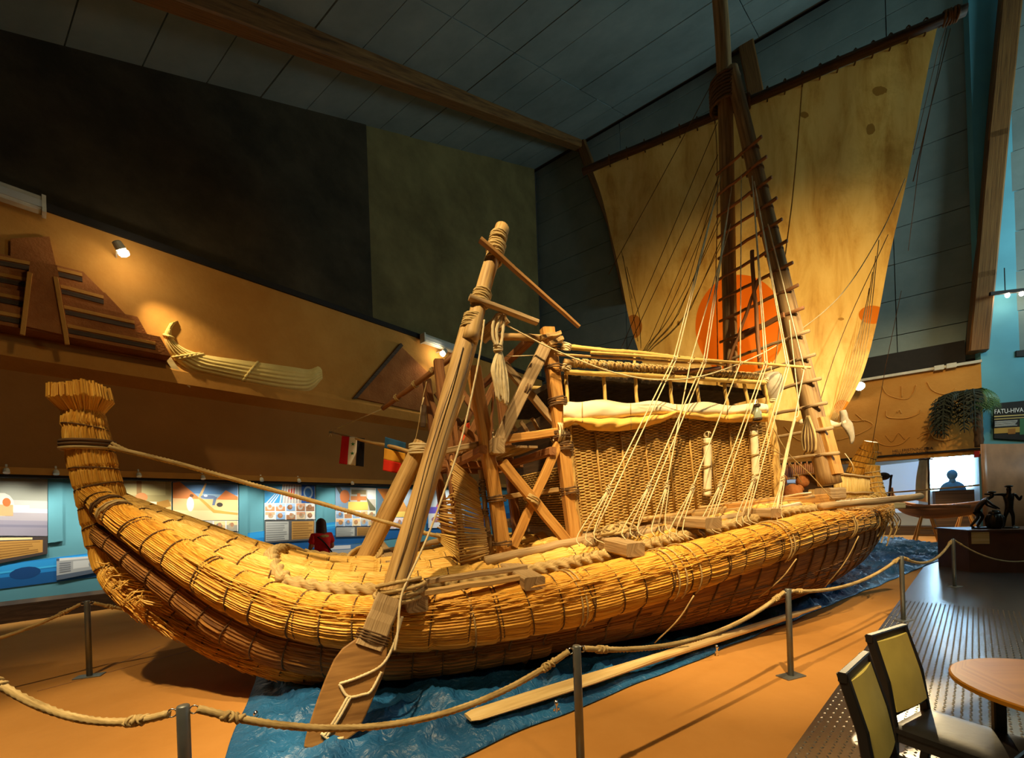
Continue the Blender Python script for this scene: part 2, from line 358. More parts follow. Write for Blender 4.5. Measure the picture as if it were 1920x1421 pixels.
# left wall ---------------------------------------------------------
def Lpt(s, z, off=0.): return L0 * [1, 1, 0] + lw * s + nL * off + up_(z)
SC_ = float((CORN - L0) @ lw)                      # distance along the wall to the corner
def wallbox(s0, s1, z0, z1, o0, o1): 
    g = G(); g.box(Lpt((s0 + s1) / 2, (z0 + z1) / 2, (o0 + o1) / 2), [lw, nL, Z], ((s1 - s0) / 2, abs(o1 - o0) / 2, (z1 - z0) / 2)); return g
WL = struct(wallbox(-6, SC_, 0, 3.0, -.3, 0), 'wall_left', 'wall_teal')
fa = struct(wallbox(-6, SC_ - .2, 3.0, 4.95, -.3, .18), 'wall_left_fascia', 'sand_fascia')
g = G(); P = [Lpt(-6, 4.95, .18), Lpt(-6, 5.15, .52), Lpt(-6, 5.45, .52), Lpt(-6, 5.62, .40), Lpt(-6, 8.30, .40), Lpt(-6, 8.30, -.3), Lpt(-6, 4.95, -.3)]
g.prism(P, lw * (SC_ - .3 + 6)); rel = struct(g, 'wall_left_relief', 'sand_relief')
struct(wallbox(-6, SC_ - .1, 8.30, 8.46, -.3, .46), 'trim_1', 'black_trim')
struct(wallbox(-6, SC_ - .2, 2.86, 3.0, 0, .34), 'trim_2', 'sand_relief')
struct(wallbox(-6, SC_ - .2, 2.80, 2.86, 0, .30), 'trim_3', 'black_trim')
sE = float((onL(683, 300) - L0) @ lw)
T0 = onL(0, 60); S0 = float((T0 - L0) @ lw); Kz = 19.4; slope = (Kz - T0[2]) / (SC_ - S0)
def roofz(s): return Kz - slope * (SC_ - s)
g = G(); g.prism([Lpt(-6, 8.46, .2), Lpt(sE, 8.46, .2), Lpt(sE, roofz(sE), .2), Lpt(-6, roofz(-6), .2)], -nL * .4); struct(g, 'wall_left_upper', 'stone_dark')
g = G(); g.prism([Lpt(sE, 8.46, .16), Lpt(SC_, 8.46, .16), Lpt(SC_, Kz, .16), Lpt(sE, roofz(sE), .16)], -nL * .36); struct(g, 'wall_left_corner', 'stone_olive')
# bench under the posters
bench = wallbox(-6, SC_ - 1, 0, .34, 0, .75); struct(bench, 'trim_4', 'wood_dark')
# far wall ----------------------------------------------------------
def Fpt(s, z, off=0.): return CORN + mw * s + nF * off + up_(z)
sR_ = float((onF(1841, 760) - CORN) @ mw)
def fbox(s0, s1, z0, z1, o0, o1):
    g = G(); g.box(Fpt((s0 + s1) / 2, (z0 + z1) / 2, (o0 + o1) / 2), [mw, nF, Z], ((s1 - s0) / 2, abs(o1 - o0) / 2, (z1 - z0) / 2)); return g
WF = struct(fbox(0, sR_, 3.18, 5.75, -.3, .05), 'wall_far', 'sand_relief')
struct(fbox(0, sR_, 3.02, 3.18, -.3, .02), 'trim_5', 'sand_relief')
struct(fbox(0, sR_, 3.155, 3.20, .0, .08), 'trim_6', 'black_trim')
struct(fbox(0, sR_, 5.75, 5.83, -.3, .16), 'trim_7', 'metal_white')
struct(fbox(0, sR_ - .3, 5.83, 6.55, -.35, -.05), 'trim_8', 'black_trim')
WU = struct(fbox(0, 26, 5.83, Kz, -.6, -.4), 'wall_far_upper', 'wood_dark')
zz = 6.0
while zz < Kz - .2:
    h = 1.18; s0 = 0
    while s0 < 25:
        ln = 4.6; g = fbox(s0 + .012, min(25.9, s0 + ln - .012), zz + .012, min(Kz, zz + h) - .012, -.40, -.30 + random.uniform(-.012, .012)); g.build('wall_panel', 'panel_blue', WU); s0 += ln
    zz += h
# roof --------------------------------------------------------------
def Rpt(sm, sl, off=0.):   # sm along far wall, sl distance from the far wall toward the viewer
    return CORN + mw * sm - lw * sl + up_(Kz - slope * sl + off)
rn = nrm(np.cross(mw, -lw - up_(slope))); rn = rn if rn[2] < 0 else -rn
g = G(); g.prism([Rpt(-.3, -.6), Rpt(26, -.6), Rpt(26, 27), Rpt(-.3, 27)], -rn * .2); CE = struct(g, 'ceiling', 'wood_dark')
sl = 0.0
while sl < 26:
    h = 1.3; s0 = -.2
    while s0 < 25:
        ln = 5.2; a, b, c, d = Rpt(s0 + .014, sl + .014), Rpt(s0 + ln - .014, sl + .014), Rpt(s0 + ln - .014, sl + h - .014), Rpt(s0 + .014, sl + h - .014)
        g = G(); g.prism([a, b, c, d], rn * (.09 + random.uniform(-.012, .012))); g.build('ceiling_panel', 'panel_blue', CE); s0 += ln
    sl += h
# glulam rafters, traced on roof and far wall planes
def onR(px, py, off=0.): return onplane(px, py, CORN + up_(Kz) + rn * off, rn)
def rafter(name, pts, w, h, label):
    t = thing(name, label, 'beam', pts[0]); pts = [np.asarray(p, float) for p in pts]
    for i in range(len(pts) - 1):
        p, q = pts[i], pts[i + 1]; d = nrm(q - p); g = G(); u_ = rn if abs(p[2] - q[2]) < 3.5 * abs(np.linalg.norm((q - p)[:2])) and i == 0 and name == 'roof_rafter' else nF
        g.beam(p - d * .08, q + d * .08, w, h, u_, .08, 6); g.build('rafter_section', 'rafter', t)
    return t
k1 = onF(1090, 268, -.2)
tr = rafter('roof_rafter', [onR(215, -60, .30), k1, onF(1108, 315, -.15), onF(1150, 420, -.15), onF(1180, 560, -.15)], .42, .62, 'long brown rafter running from the top left ceiling edge to the corner behind the sail')
rafter('roof_rafter', [onF(1330, -28, -.1), onF(1396, 70, -.1), onF(1420, 190, -.1), onF(1428, 420, -.1)], .5, .55, 'brown rafter bending behind the mast top')
rafter('wall_rafter', [onF(1897, -30, .1), onF(1868, 260, .1), onF(1845, 520, .1), onF(1832, 655, .1)], .42, .5, 'tall leaning brown rafter at the right beside the teal wall')
# right teal wall ---------------------------------------------------
RC = Fpt(sR_, 0, .05); rdir = flat(np.array([.93, -.22, 0])); rnn = np.array([rdir[1], -rdir[0], 0]); rnn = rnn if rnn @ (OC - RC) > 0 else -rnn
def onW(px, py, off=0.): return onplane(px, py, RC + rnn * off, rnn)
g = G(); g.box(RC + rdir * 5 + up_(8.5) - rnn * .1, [rdir, rnn, Z], (5, .1, 8.5)); WR = struct(g, 'wall_right', 'wall_teal')
# recess under the far wall
def Bpt(s, z, off): return Fpt(s, z, -off)
struct(fbox(0, 26, 0, 4.4, -9.3, -9.0), 'wall_recess_back', 'wall_pale')
struct(fbox(0, 26, 4.35, 4.5, -9.0, -.3), 'ceiling_recess', 'wall_pale')
g = G(); g.box(Fpt(sR_ + 6.5, 2.15, -4.6), [mw, nF, Z], (.1, 4.4, 2.15)); struct(g, 'wall_recess_side', 'pedestal_wood')
struct(fbox(6, 18, 0, .42, -9.0, -8.2), 'trim_9', 'wood_dark')
def onB(px, py, off=0.): return onplane(px, py, CORN - nF * (8.98 - off), nF)
# ================================================================== things on the walls
# posters: flat print built on the poster wall, pixel outlines placed on the wall plane
def pr(g, pts, col, lay): g.poly([onL(x, y, .036 + .0035 * lay) for x, y in pts], col)
def rc(x0, y0, x1, y1, sl=.04): return [(x0, y0), (x1, y0 + (x1 - x0) * sl), (x1, y1 - (x1 - x0) * (.11 if y1 > 975 else .02)), (x0, y1)]
def poster(name, label, x0, x1, y0a, y1a, y0b, y1b, prints, base=(.7, .7, .66), cat='poster'):
    """x0..x1, y0a/y1a left top/bottom, y0b/y1b right top/bottom in the photograph; prints in 0..1 of the panel"""
    bl = onL(x0, y1a); t = thing(name, label, cat, bl)
    q = [(x0, y0a), (x1, y0b), (x1, y1b), (x0, y1a)]
    o0, th_ = (.002, .010) if cat == 'mural' else (.018, .03); g = G(); P = [onL(x, y, o0) for x, y in q]; g.prism(P, nL * th_); g.build('board', 'white_paint', t)
    c4 = [onL(x, y, o0 + th_ + .0006) for x, y in q]
    def m_(a, b, lay): 
        p = (c4[0] * (1 - a) + c4[1] * a) * (1 - b) + (c4[3] * (1 - a) + c4[2] * a) * b; return p + nL * .0022 * lay
    g = G(); g.poly([m_(0, 0, 0), m_(1, 0, 0), m_(1, 1, 0), m_(0, 1, 0)], base)
    for i, (pts, col) in enumerate(prints): g.poly([m_(a, b, 1 + i * .25) for a, b in pts], col)
    g.build('print', 'print', t); return t
def R4(a, b, c, d): return [(a, b), (c, b), (c, d), (a, d)]
def disc(cx, cy, r, ry=None, n=14): return [(cx + r * math.cos(2 * math.pi * k / n), cy + (ry or r) * math.sin(2 * math.pi * k / n)) for k in range(n)]
def lines(a, b, c, d, n, col):
    out = []; rr = random.Random(int(a * 97 + b * 31 + n))
    for i in range(n):
        y = b + (d - b) * (i + .2) / n; out.append((R4(a, y, c - (c - a) * rr.uniform(0, .25), y + (d - b) / n * .5), col))
    return out
SKY = (.16, .36, .58); SAND = (.80, .50, .20); TAN = (.50, .26, .06); DK = (.05, .045, .04)
poster('exhibition_poster', 'grey seascape poster with an orange sun on a small sail, far left', -30, 89, 886, 1004, 892, 1005,
       [(R4(0, 0, 1, .5), (.33, .34, .28)), (R4(0, .1, 1, .2), (.38, .38, .30)), (R4(0, .42, 1, .55), (.46, .45, .42)), (R4(0, .5, .7, .6), (.62, .60, .58)), (R4(0, .62, 1, .75), (.36, .33, .36)), (R4(0, .75, 1, 1), (.27, .25, .31)), (R4(0, .82, 1, .86), (.2, .19, .26)),
        (disc(.27, .50, .19, .19), (.66, .62, .54)), (R4(.1, .5, .44, .68), (.62, .34, .16)), (disc(.34, .46, .065, .07), (.75, .14, .03))])
poster('text_panel', 'brown text panel below the grey seascape poster', -30, 89, 1006, 1062, 1006, 1038,
       [(R4(0, 0, 1, 1), (.06, .045, .04)), (R4(0, .18, .92, .86), TAN), (R4(0, .04, .75, .14), (.75, .62, .30))] + lines(.02, .22, .9, .82, 6, (.34, .17, .04)), DK)
poster('wave_mural', 'bright blue mural of waves and dark jars along the poster wall foot', -30, 1010, 1062, 1108, 930, 975,
       [(R4(0, 0, 1, .4), (.02, .24, .62)), ([(0, .05), (1, .0), (1, .22), (0, .30)], (.03, .33, .75)), (R4(0, .55, 1, 1), (.012, .10, .30)), (R4(0, .3, .2, .38), (.05, .45, .85)), (disc(.03, .48, .012, .25), (.01, .06, .2)), (disc(.075, .48, .014, .25), (.01, .06, .2)), (R4(.3, .1, .6, .16), (.06, .5, .85))], (.02, .24, .62), 'mural')
poster('map_panel', 'pale grey map panel with a row of print behind the bow', 106, 205, 1047, 1088, 1040, 1068,
       [(R4(0, 0, 1, 1), (.10, .13, .18)), (R4(0, .12, 1, .78), (.40, .42, .42)), (R4(.05, .0, .95, .12), (.75, .75, .72)), (R4(.3, .2, .6, .6), (.62, .64, .62)), (disc(.75, .45, .16, .25), (.25, .27, .28))] + lines(.05, .2, .28, .7, 5, (.2, .22, .25)), cat='panel')
poster('exhibition_poster', 'warm desert camp poster just right of the bow post', 205, 321, 897, 985, 899, 982,
       [(R4(0, 0, 1, .55), (.42, .34, .14)), (R4(.1, 0, .9, .35), (.55, .46, .2)), (R4(.42, 0, .5, .4), (.36, .2, .06)), (R4(0, .5, 1, 1), (.80, .52, .18)), ([(.4, .62), (.95, .45), (1, .6), (.6, .75)], (.52, .26, .05)), (disc(.5, .4, .1, .1), (.65, .25, .08)), (R4(.35, .5, .75, .56), (.9, .8, .55)), ([(.2, .8), (1, .68), (1, .8), (.2, .95)], (.92, .82, .6))])
poster('exhibition_poster', 'desert pyramid poster showing men building a reed boat', 324, 446, 901, 976, 908, 975,
       [(R4(0, 0, 1, .48), (.12, .26, .48)), (R4(0, .3, 1, .48), (.30, .46, .60)), ([(0, .05), (.1, .02), (.42, .46), (0, .46)], (.72, .24, .06)), ([(.62, .48), (.8, .18), (1, .35), (1, .48)], (.70, .22, .06)), (R4(0, .44, 1, .76), (.88, .55, .24)), (R4(0, .74, 1, 1), (.90, .66, .34)),
        (disc(.25, .58, .055, .19), (.92, .86, .74)), (disc(.27, .36, .03, .04), (.2, .08, .03)), ([(.36, .42), (.41, .40), (.5, .02), (.47, .02)], (.75, .48, .2)), ([(.35, .4), (.42, .42), (.62, .72), (1, .80), (1, .86), (.6, .80)], (.72, .36, .08)), (disc(.52, .38, .12, .05), (.16, .22, .36)), (disc(.48, .35, .03, .03), (.85, .85, .85)), ([(.6, .42), (.66, .36), (.62, .6), (.58, .6)], (.15, .2, .3)), (disc(.70, .58, .05, .06), (.06, .05, .04))])
def photostrip(name, label, x0, x1, a0, a1, b0, b1, n, rows, pal):
    pr_ = []; rr = random.Random(n * 17 + x0)
    for j in range(rows):
        for i in range(n):
            x, y = i / n + .012, j / rows + .03; X, Y = (i + 1) / n - .012, (j + 1) / rows - .03; c = pal[rr.randrange(len(pal))]
            pr_ += [(R4(x, y, X, Y), c), (R4(x, y, X, y + (Y - y) * .4), tuple(min(1, q * 1.2 + .08) for q in pal[rr.randrange(len(pal))])), (disc((x + X) / 2 + rr.uniform(-.02, .02), (y + Y) / 2, .26 / n, .3 / rows), tuple(q * .6 for q in pal[rr.randrange(len(pal))])), (disc((x + X) / 2, y + (Y - y) * .36, .15 / n, .2 / rows), (.50, .25, .13))]
    return poster(name, label, x0, x1, a0, a1, b0, b1, pr_, (.8, .8, .78), 'photo strip')
PAL = [(.28, .42, .62), (.72, .50, .22), (.55, .24, .10), (.78, .66, .44), (.38, .36, .28), (.75, .40, .15)]
photostrip('photo_strip', 'row of five small photographs under the desert pyramid poster', 324, 446, 977, 997, 976, 996, 5, 1, PAL)
def textpanel(label, x0, x1, a0, a1, b0, b1):
    return poster('text_panel', label, x0, x1, a0, a1, b0, b1, [(R4(.0, .0, 1, 1), (.10, .10, .10)), (R4(.02, .05, .46, .92), (.45, .46, .42)), (R4(.52, .05, .98, .92), TAN)] + lines(.03, .1, .45, .9, 8, (.25, .26, .25)) + lines(.54, .1, .97, .9, 7, (.36, .18, .045)), DK)
textpanel('grey and brown text panel under the desert pyramid poster', 324, 446, 998, 1026, 997, 1018)
poster('exhibition_poster', 'blue poster of ship rigging and a round emblem left of the standing visitor', 496, 590, 904, 943, 910, 943,
       [(R4(0, 0, 1, 1), (.10, .34, .55)), (R4(0, .5, .3, 1), (.05, .30, .60)), (R4(.34, 0, .72, 1), (.42, .40, .40)), (R4(.72, 0, 1, 1), (.03, .12, .45)), (disc(.86, .42, .1, .36), (.45, .60, .75)), (disc(.86, .42, .07, .25), (.06, .2, .5)), ([(.45, .3), (.58, .2), (.56, .8), (.46, .8)], (.62, .07, .04))] + [(([(.34 + .05 * k, .05), (.36 + .05 * k, .05), (.30 + .06 * k, 1), (.28 + .06 * k, 1)]), (.8, .72, .6)) for k in range(7)] + [([(.02 + .06 * k, 1), (.05 + .06 * k, 1), (.2 + .04 * k, .55), (.19 + .04 * k, .55)], (.8, .8, .75)) for k in range(3)])
photostrip('photo_strip', 'two rows of portrait photographs left of the standing visitor', 496, 590, 943, 975, 943, 974, 5, 2, [(.55, .26, .12), (.80, .62, .40), (.42, .20, .10), (.85, .80, .72), (.25, .40, .62)])
textpanel('text panel in brown and grey columns left of the standing visitor', 496, 590, 976, 1018, 975, 1012)
poster('exhibition_poster', 'poster of a reed boat cabin under construction beside the standing visitor', 629, 704, 912, 958, 915, 957,
       [(R4(0, 0, 1, 1), (.55, .50, .40)), (R4(0, 0, .35, 1), (.20, .30, .42)), ([(0, 0), (.1, 0), (.35, .6), (.2, .6)], (.10, .10, .08)), (disc(.22, .4, .12, .28), (.52, .16, .05)), (R4(.38, .1, .75, .3), (.30, .22, .10)), (R4(.36, .38, .76, .55), (.55, .20, .06)), (R4(.3, .62, .8, .98), (.80, .56, .12)), (R4(.78, .1, 1, .5), (.80, .78, .72)), ([(.75, .4), (1, .9), (1, 1), (.85, 1)], (.16, .15, .08)), (R4(.52, .25, .6, .6), (.62, .20, .05))])
photostrip('photo_strip', 'colourful photographs beneath the reed boat cabin poster', 629, 704, 958, 987, 957, 986, 5, 2, PAL)
textpanel('grey and brown text panel beneath the reed boat cabin poster', 629, 704, 988, 1007, 987, 1005)
poster('exhibition_poster', 'poster of an orange sail and red reed stern between the steering oars', 707, 772, 915, 970, 918, 969,
       [(R4(0, 0, 1, 1), (.16, .24, .32)), ([(0, .02), (.5, .0), (.2, .42)], (.70, .22, .03)), (R4(.55, 0, 1, .6), (.35, .42, .50)), ([(.55, 0), (.95, .9), (.6, .9)], (.62, .28, .06)), (R4(.4, .8, 1, 1), (.80, .56, .12)), ([(.15, .45), (.17, .45), (.05, .9), (.03, .9)], (.8, .8, .8))])
photostrip('photo_strip', 'photographs beneath the orange sail poster', 707, 772, 971, 992, 970, 991, 4, 1, [(.80, .74, .72), (.62, .50, .50), (.45, .5, .65)])
poster('exhibition_poster', 'pale poster with violet and red shapes behind the stick screen', 803, 870, 918, 990, 920, 988,
       [(R4(0, 0, 1, .55), (.52, .60, .66)), (R4(0, .45, .5, .62), (.14, .10, .50)), ([(.2, .45), (.3, .2), (.4, .45)], (.50, .10, .14)), (R4(0, .62, 1, 1), (.75, .76, .76)), (disc(.2, .78, .12, .08), (.42, .2, .24))])
poster('display_case_panel', 'slanted blue panel with a man in dark clothes below the text panels', 418, 556, 1032, 1062, 1024, 1052,
       [(R4(0, 0, 1, 1), (.04, .20, .45)), (R4(.02, .15, .42, .35), (.72, .76, .80)), (disc(.5, .55, .13, .5), (.03, .03, .06)), (disc(.47, .25, .045, .2), (.50, .32, .22)), (R4(.62, .1, .95, .85), (.46, .45, .48)), (R4(.0, .4, .35, .9), (.25, .30, .38)), (disc(.40, .75, .05, .16), (.5, .03, .03))], cat='panel')
poster('display_case_panel', 'white and blue panel right of the standing visitor', 620, 720, 1022, 1050, 1018, 1040,
       [(R4(0, 0, 1, 1), (.10, .22, .42)), (R4(0, .05, .35, .3), (.72, .74, .75)), (R4(0, .35, .4, .95), (.45, .46, .46)), (disc(.5, .45, .09, .3), (.75, .60, .06)), (R4(.65, .3, 1, 1), (.14, .08, .06))], cat='panel')
# pilasters between posters
for x0, x1, y0, y1 in ((90, 117, 893, 1018), (447, 463, 903, 1014), (591, 603, 908, 1005), (775, 797, 916, 1000)):
    g = G(); g.prism([onL(x0, y0, .005), onL(x1, y0 + 1, .005), onL(x1, y1 - 4, .005), onL(x0, y1, .005)], nL * .06); g.build('pilaster', 'wall_teal', WL)
# spot lamps hidden under the poster ledge: real fixtures with light
for i, (x, y) in enumerate(((12, 880), (105, 883), (260, 888), (380, 893), (490, 897), (560, 899), (660, 904), (745, 908), (850, 912))):
    p = onL(x, y, .34); d = thing('poster_lamp', 'small pale spot lamp on the ledge ' + ['over the grey seascape poster', 'just left of the bow post', 'over the desert camp poster', 'over the desert pyramid poster', 'left above the blue rigging poster', 'right above the blue rigging poster', 'over the reed boat cabin poster', 'over the orange sail poster', 'behind the stick screen'][i], 'lamp', p, 'poster ledge lamps')
    g = G(); g.lathe([(.03, .0), (.045, -.03), (.05, -.10), (.0, -.10)], p + up_(.02), 10, nrm(-nL * .5 + Z)); g.build('lamp_head', 'metal_white', d)
    g = G(); g.beam(p + up_(.0), p + up_(.10) - nL * .06, .03, .03); g.build('bracket', 'metal_white', d)
for i, x in enumerate((-120, 20, 130, 260, 385, 470, 545, 640, 705, 770, 850)):
    p = onL(x, 890, 1.0); p[2] = 2.92; tg = onL(x, 1000, 0); tg[2] = 1.3
    spot('poster_light', p, tg, 115, (.98, .93, .80), 95, .8, .08)
# reed boat relief on the left wall ---------------------------------
def reliefpt(px, py, off): return onL(px, py, .40 + off)
t = thing('wall_relief_boat', 'pale carved reed boat relief lit by a spot on the brown wall', 'relief', reliefpt(450, 735, 0))
upE = [(333, 601), (322, 618), (326, 636), (345, 652), (380, 664), (440, 673), (500, 681), (550, 688), (580, 692), (597, 686), (604, 694)]
loE = [(318, 606), (308, 626), (311, 648), (326, 672), (352, 694), (388, 704), (440, 716), (500, 728), (550, 735), (582, 733), (605, 710)]
up3 = resample(cr([(*p, 0) for p in upE], 8), 6.0); lo3 = cr([(*p, 0) for p in loE], 8)
d = np.linspace(0, 1, len(up3)); dl = np.linspace(0, 1, len(lo3)); lo3 = np.stack([np.interp(d, dl, lo3[:, k]) for k in range(3)], -1)
m = len(up3); nn = 41; P = np.zeros((m, nn, 3))
for i in range(m):
    for j in range(nn):
        f = j / (nn - 1); q = up3[i] * (1 - f) + lo3[i] * f; off = .22 * math.sin(math.pi * f) ** .6 * (1 if 3 < i < m - 3 else .5)
        off *= .80 + .20 * abs(math.cos(f * math.pi * 6))
        P[i, j] = reliefpt(q[0], q[1], off - .01)
g = G(); g.grid(P); g.build('relief_hull', 'relief_boat', t, smooth=True)
for f0 in (.12, .30, .325, .62):
    i = int(f0 * (m - 1)); g = G(); g.tube(P[i] + nL * .012, .035, 6); g.build('relief_band', 'relief_boat', t, smooth=True)
# stepped pyramid relief
t = thing('wall_relief_pyramid', 'stepped pyramid relief with a central stair at the far left of the wall', 'relief', reliefpt(100, 660, 0))
def relprism(pts, o0, d, name, mat, tt): 
    g = G(); g.prism([reliefpt(x, y, o0) for x, y in pts], nL * d); return g.build(name, mat, tt)
tiers = [([(-60, 575), (126, 611), (291, 644), (311, 679), (126, 646), (-60, 614)], .55), ([(-60, 541), (126, 577), (252, 605), (270, 637), (126, 611), (-60, 575)], .42), ([(-60, 503), (126, 540), (194, 558), (232, 598), (126, 577), (-60, 541)], .30), ([(-60, 472), (100, 503), (154, 516), (194, 556), (126, 541), (-60, 503)], .20), ([(20, 452), (92, 448), (104, 500), (100, 505), (20, 488)], .12)]
for pts, dd in tiers: relprism(pts, -.02, dd, 'pyramid_tier', 'pyramid_brown', t)
relprism([(56, 512), (104, 520), (126, 646), (42, 628)], -.02, .62, 'stair', 'pyramid_brown', t)
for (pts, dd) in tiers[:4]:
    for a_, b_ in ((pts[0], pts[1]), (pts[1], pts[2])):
        p, q = reliefpt(*a_, dd - .02), reliefpt(*b_, dd - .02); g = G(); g.beam(p, q, .05, .07, Z, .1, 2); g.build('tier_highlight', 'sand_relief', t); g = G(); g.beam(p - up_(.10) + nL * .002, q - up_(.10) + nL * .002, .035, .09, Z, .1, 2); g.build('tier_shade', 'wood_dark', t)  # pale strip paints the lit tier top, dark strip the shade beneath
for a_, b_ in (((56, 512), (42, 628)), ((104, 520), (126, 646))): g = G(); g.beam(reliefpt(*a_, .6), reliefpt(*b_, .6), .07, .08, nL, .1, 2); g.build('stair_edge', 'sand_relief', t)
t = thing('wall_relief_splinter', 'pale broken board edge beside the carved boat relief', 'relief', reliefpt(330, 725, 0))
relprism([(292, 652), (302, 648), (330, 688), (352, 716), (355, 728), (345, 722), (338, 714), (333, 716), (328, 704)], .0, .10, 'board_edge', 'wood_pale', t)
t = thing('wall_relief_triangle', 'dark red triangular pyramid relief behind the near steering oar', 'relief', reliefpt(720, 760, 0))
relprism([(662, 746), (746, 648), (800, 700), (800, 775)], -.02, .10, 'pyramid_face', 'pyramid_brown', t)
relprism([(658, 749), (748, 645), (752, 650), (666, 748)], -.02, .14, 'pyramid_edge', 'wood_dark', t)
# wall spot over the carved boat
def wall_spot(px, py, off, tgt, W, ang, label, mat='lamp_glow'):
    p = onL(px, py, off); t = thing('wall_spot_lamp', label, 'lamp', p)
    dr = nrm(np.asarray(tgt) - p)
    g = G(); g.lathe([(.05, -.16), (.085, -.14), (.10, .0), (.085, .02)], p, 14, dr); g.build('lamp_housing', 'metal_white', t)
    g = G(); g.lathe([(.06, .015), (.095, .05), (.10, .09), (.08, .13), (.02, .15)], p, 14, dr); g.build('bulb', mat, t)
    g = G(); g.beam(p - dr * .1, p - nL * (off - .40) + up_(.12), .03, .03); g.build('bracket', 'metal_white', t)
    spot('wall_spot_light', p + dr * .18, tgt, W, (1, .80, .46), ang, 1.0, .05); return t
wall_spot(227, 467, 1.1, reliefpt(360, 670, .2), 330, 66, 'lit spot lamp over the carved boat relief')
wall_spot(832, 661, .85, reliefpt(770, 730, .2), 90, 70, 'small lit spot lamp over the triangular relief')
def tube_light(px0, py0, px1, py1, label):
    p, q = onL(px0, py0, .62), onL(px1, py1, .62); q[2] = p[2]; t = thing('fluorescent_fixture', label, 'light fixture', p)
    g = G(); g.beam(p, q, .22, .30, Z, .1); g.build('housing', 'metal_white', t)
    g = G(); g.beam(p + nL * .12 + up_(-.02), q + nL * .12 + up_(-.02), .03, .14, Z, .1); g.build('diffuser', 'wall_pale', t)
    for e in (p, q): 
        g = G(); g.box(e, [lw, nL, Z], (.03, .14, .17)); g.build('end_cap', 'metal_white', t)
tube_light(-40, 345, 82, 378, 'long pale light housing on the wall top at the far left')
tube_light(793, 634, 858, 657, 'long pale light housing on the wall top behind the near steering oar')
# far wall: rock carving lines, text
ft = thing('rock_carving', 'large rock carving relief of boats and figures on the far wall', 'relief', onF(1720, 840, .05))
def carve(pts, r=.02):
    g = G(); g.tube(cr([onF(x, y, .052) for x, y in pts], 6), r, 6); g.build('carved_line', 'sand_relief', ft, smooth=True)
for pts in ([(1654, 724), (1662, 738), (1680, 746), (1700, 748), (1712, 738), (1718, 722)], [(1690, 724), (1691, 745)], [(1662, 770), (1662, 780), (1672, 784), (1700, 784), (1722, 776), (1726, 768)], [(1682, 774), (1686, 768), (1690, 775)], [(1738, 716), (1746, 730), (1762, 738), (1780, 738), (1792, 728)],
            [(1640, 822), (1650, 832), (1668, 836), (1690, 832), (1706, 818)], [(1660, 816), (1672, 828), (1684, 812), (1696, 824)], [(1720, 822), (1730, 815), (1742, 812), (1752, 822), (1768, 826), (1788, 822), (1800, 812)], [(1738, 800), (1744, 812), (1740, 824)], [(1756, 794), (1760, 806), (1754, 818)], [(1590, 788), (1606, 790), (1622, 788), (1636, 798), (1610, 814), (1570, 826)], [(1604, 776), (1620, 790)], [(1470, 800), (1500, 826), (1560, 828)], [(1768, 806), (1766, 822)]): carve(pts)
ex = mw; ey = Z
for (x, y, s_, wd, tx) in ((1673, 848.5, .13, .86, 'HELLERISTNINGER'), (1733, 844, .13, .2, 'FRA'), (1673, 855, .13, .86, 'PETROGLYPHS'), (1552, 866, .12, .6, 'FIGURES'), (1552, 871, .12, .5, 'BOATS'), (1636, 853, .11, .24, 'TYPE'), (1440, 875, .12, .8, 'REEDBOATS')):
    text_mesh('carved_lettering', tx, 'wood_dark', onF(x, y, .055), ex, ey, s_, ft, wd)
# far spot lamp shining toward the boat
p = onF(1612, 724, .55); t = thing('wall_spot_lamp', 'very bright spot lamp on the far wall at the right edge of the sail', 'lamp', p)
tgt = B(7, -1.2, 1.4); dr = nrm(tgt - p)
g = G(); g.lathe([(.06, -.2), (.12, -.17), (.15, .0), (.13, .02)], p, 16, dr); g.build('lamp_housing', 'metal_white', t)
g = G(); g.lathe([(.13, .021), (.12, .05), (.03, .08)], p, 16, dr); g.build('bulb', 'lamp_far_glow', t)
g = G(); g.beam(p - dr * .12, onF(1612, 712, .1), .04, .04); g.build('bracket', 'metal_white', t)
spot('far_spot_light', p + dr * .14, at(1450, 700, 8.6), 6000, (1, .76, .40), 58, 1.0, .06)
for x, y in ((1760, 690), (1783, 686)):
    q = onF(x, y, .12); g = G(); g.box(q, [mw, nF, Z], (.11, .08, .07)); o = g.build('ledge_light_box', 'metal_white', None, base=q); tag(o, 'small pale box on the far wall ledge, %s of two' % ('left' if x < 1770 else 'right'), 'fixture')
# ================================================================== the reed boat
BOAT = thing('reed_boat', 'large golden papyrus reed sailing boat with wicker cabin, two-legged mast and tall sail', 'boat', B(6.7, 0, 0))
HB = 2.2
def half(u):
    t = np.clip((np.asarray(u, float) - BL * .5) / (BL * .5), -1, 1); return HB * np.maximum(0, 1 - np.abs(t) ** 2.6) ** .8 * np.interp(u, [6.5, 8.5, 10, 11.5, 13.5], [1, .97, .90, .82, .78])
_zu = [-.1, .1, .5, .97, 1.36, 1.74, 2.29, 3.03, 3.72, 4.7, 5.5, 6.8, 8.5, 9.9, 11.5, 12.6, 13.2, 13.45]
_zz = [2.25, 2.10, 1.80, 1.50, 1.22, 1.00, .82, .74, .76, .86, .97, 1.16, 1.40, 1.44, 1.46, 1.56, 1.68, 1.74]
def zg(u):
    k = np.interp(u, _zu, _zz); return (np.interp(np.asarray(u) - .25, _zu, _zz) + 2 * k + np.interp(np.asarray(u) + .25, _zu, _zz)) / 4
_ru = [0, .8, 1.4, 2.3, 3.2, 4.5, 6, 7.5, 9, 10.5, 12, 13.4]; _rr = [.12, .17, .20, .24, .27, .29, .28, .26, .22, .18, .17, .14]
def rg(u): return np.interp(u, _ru, _rr)
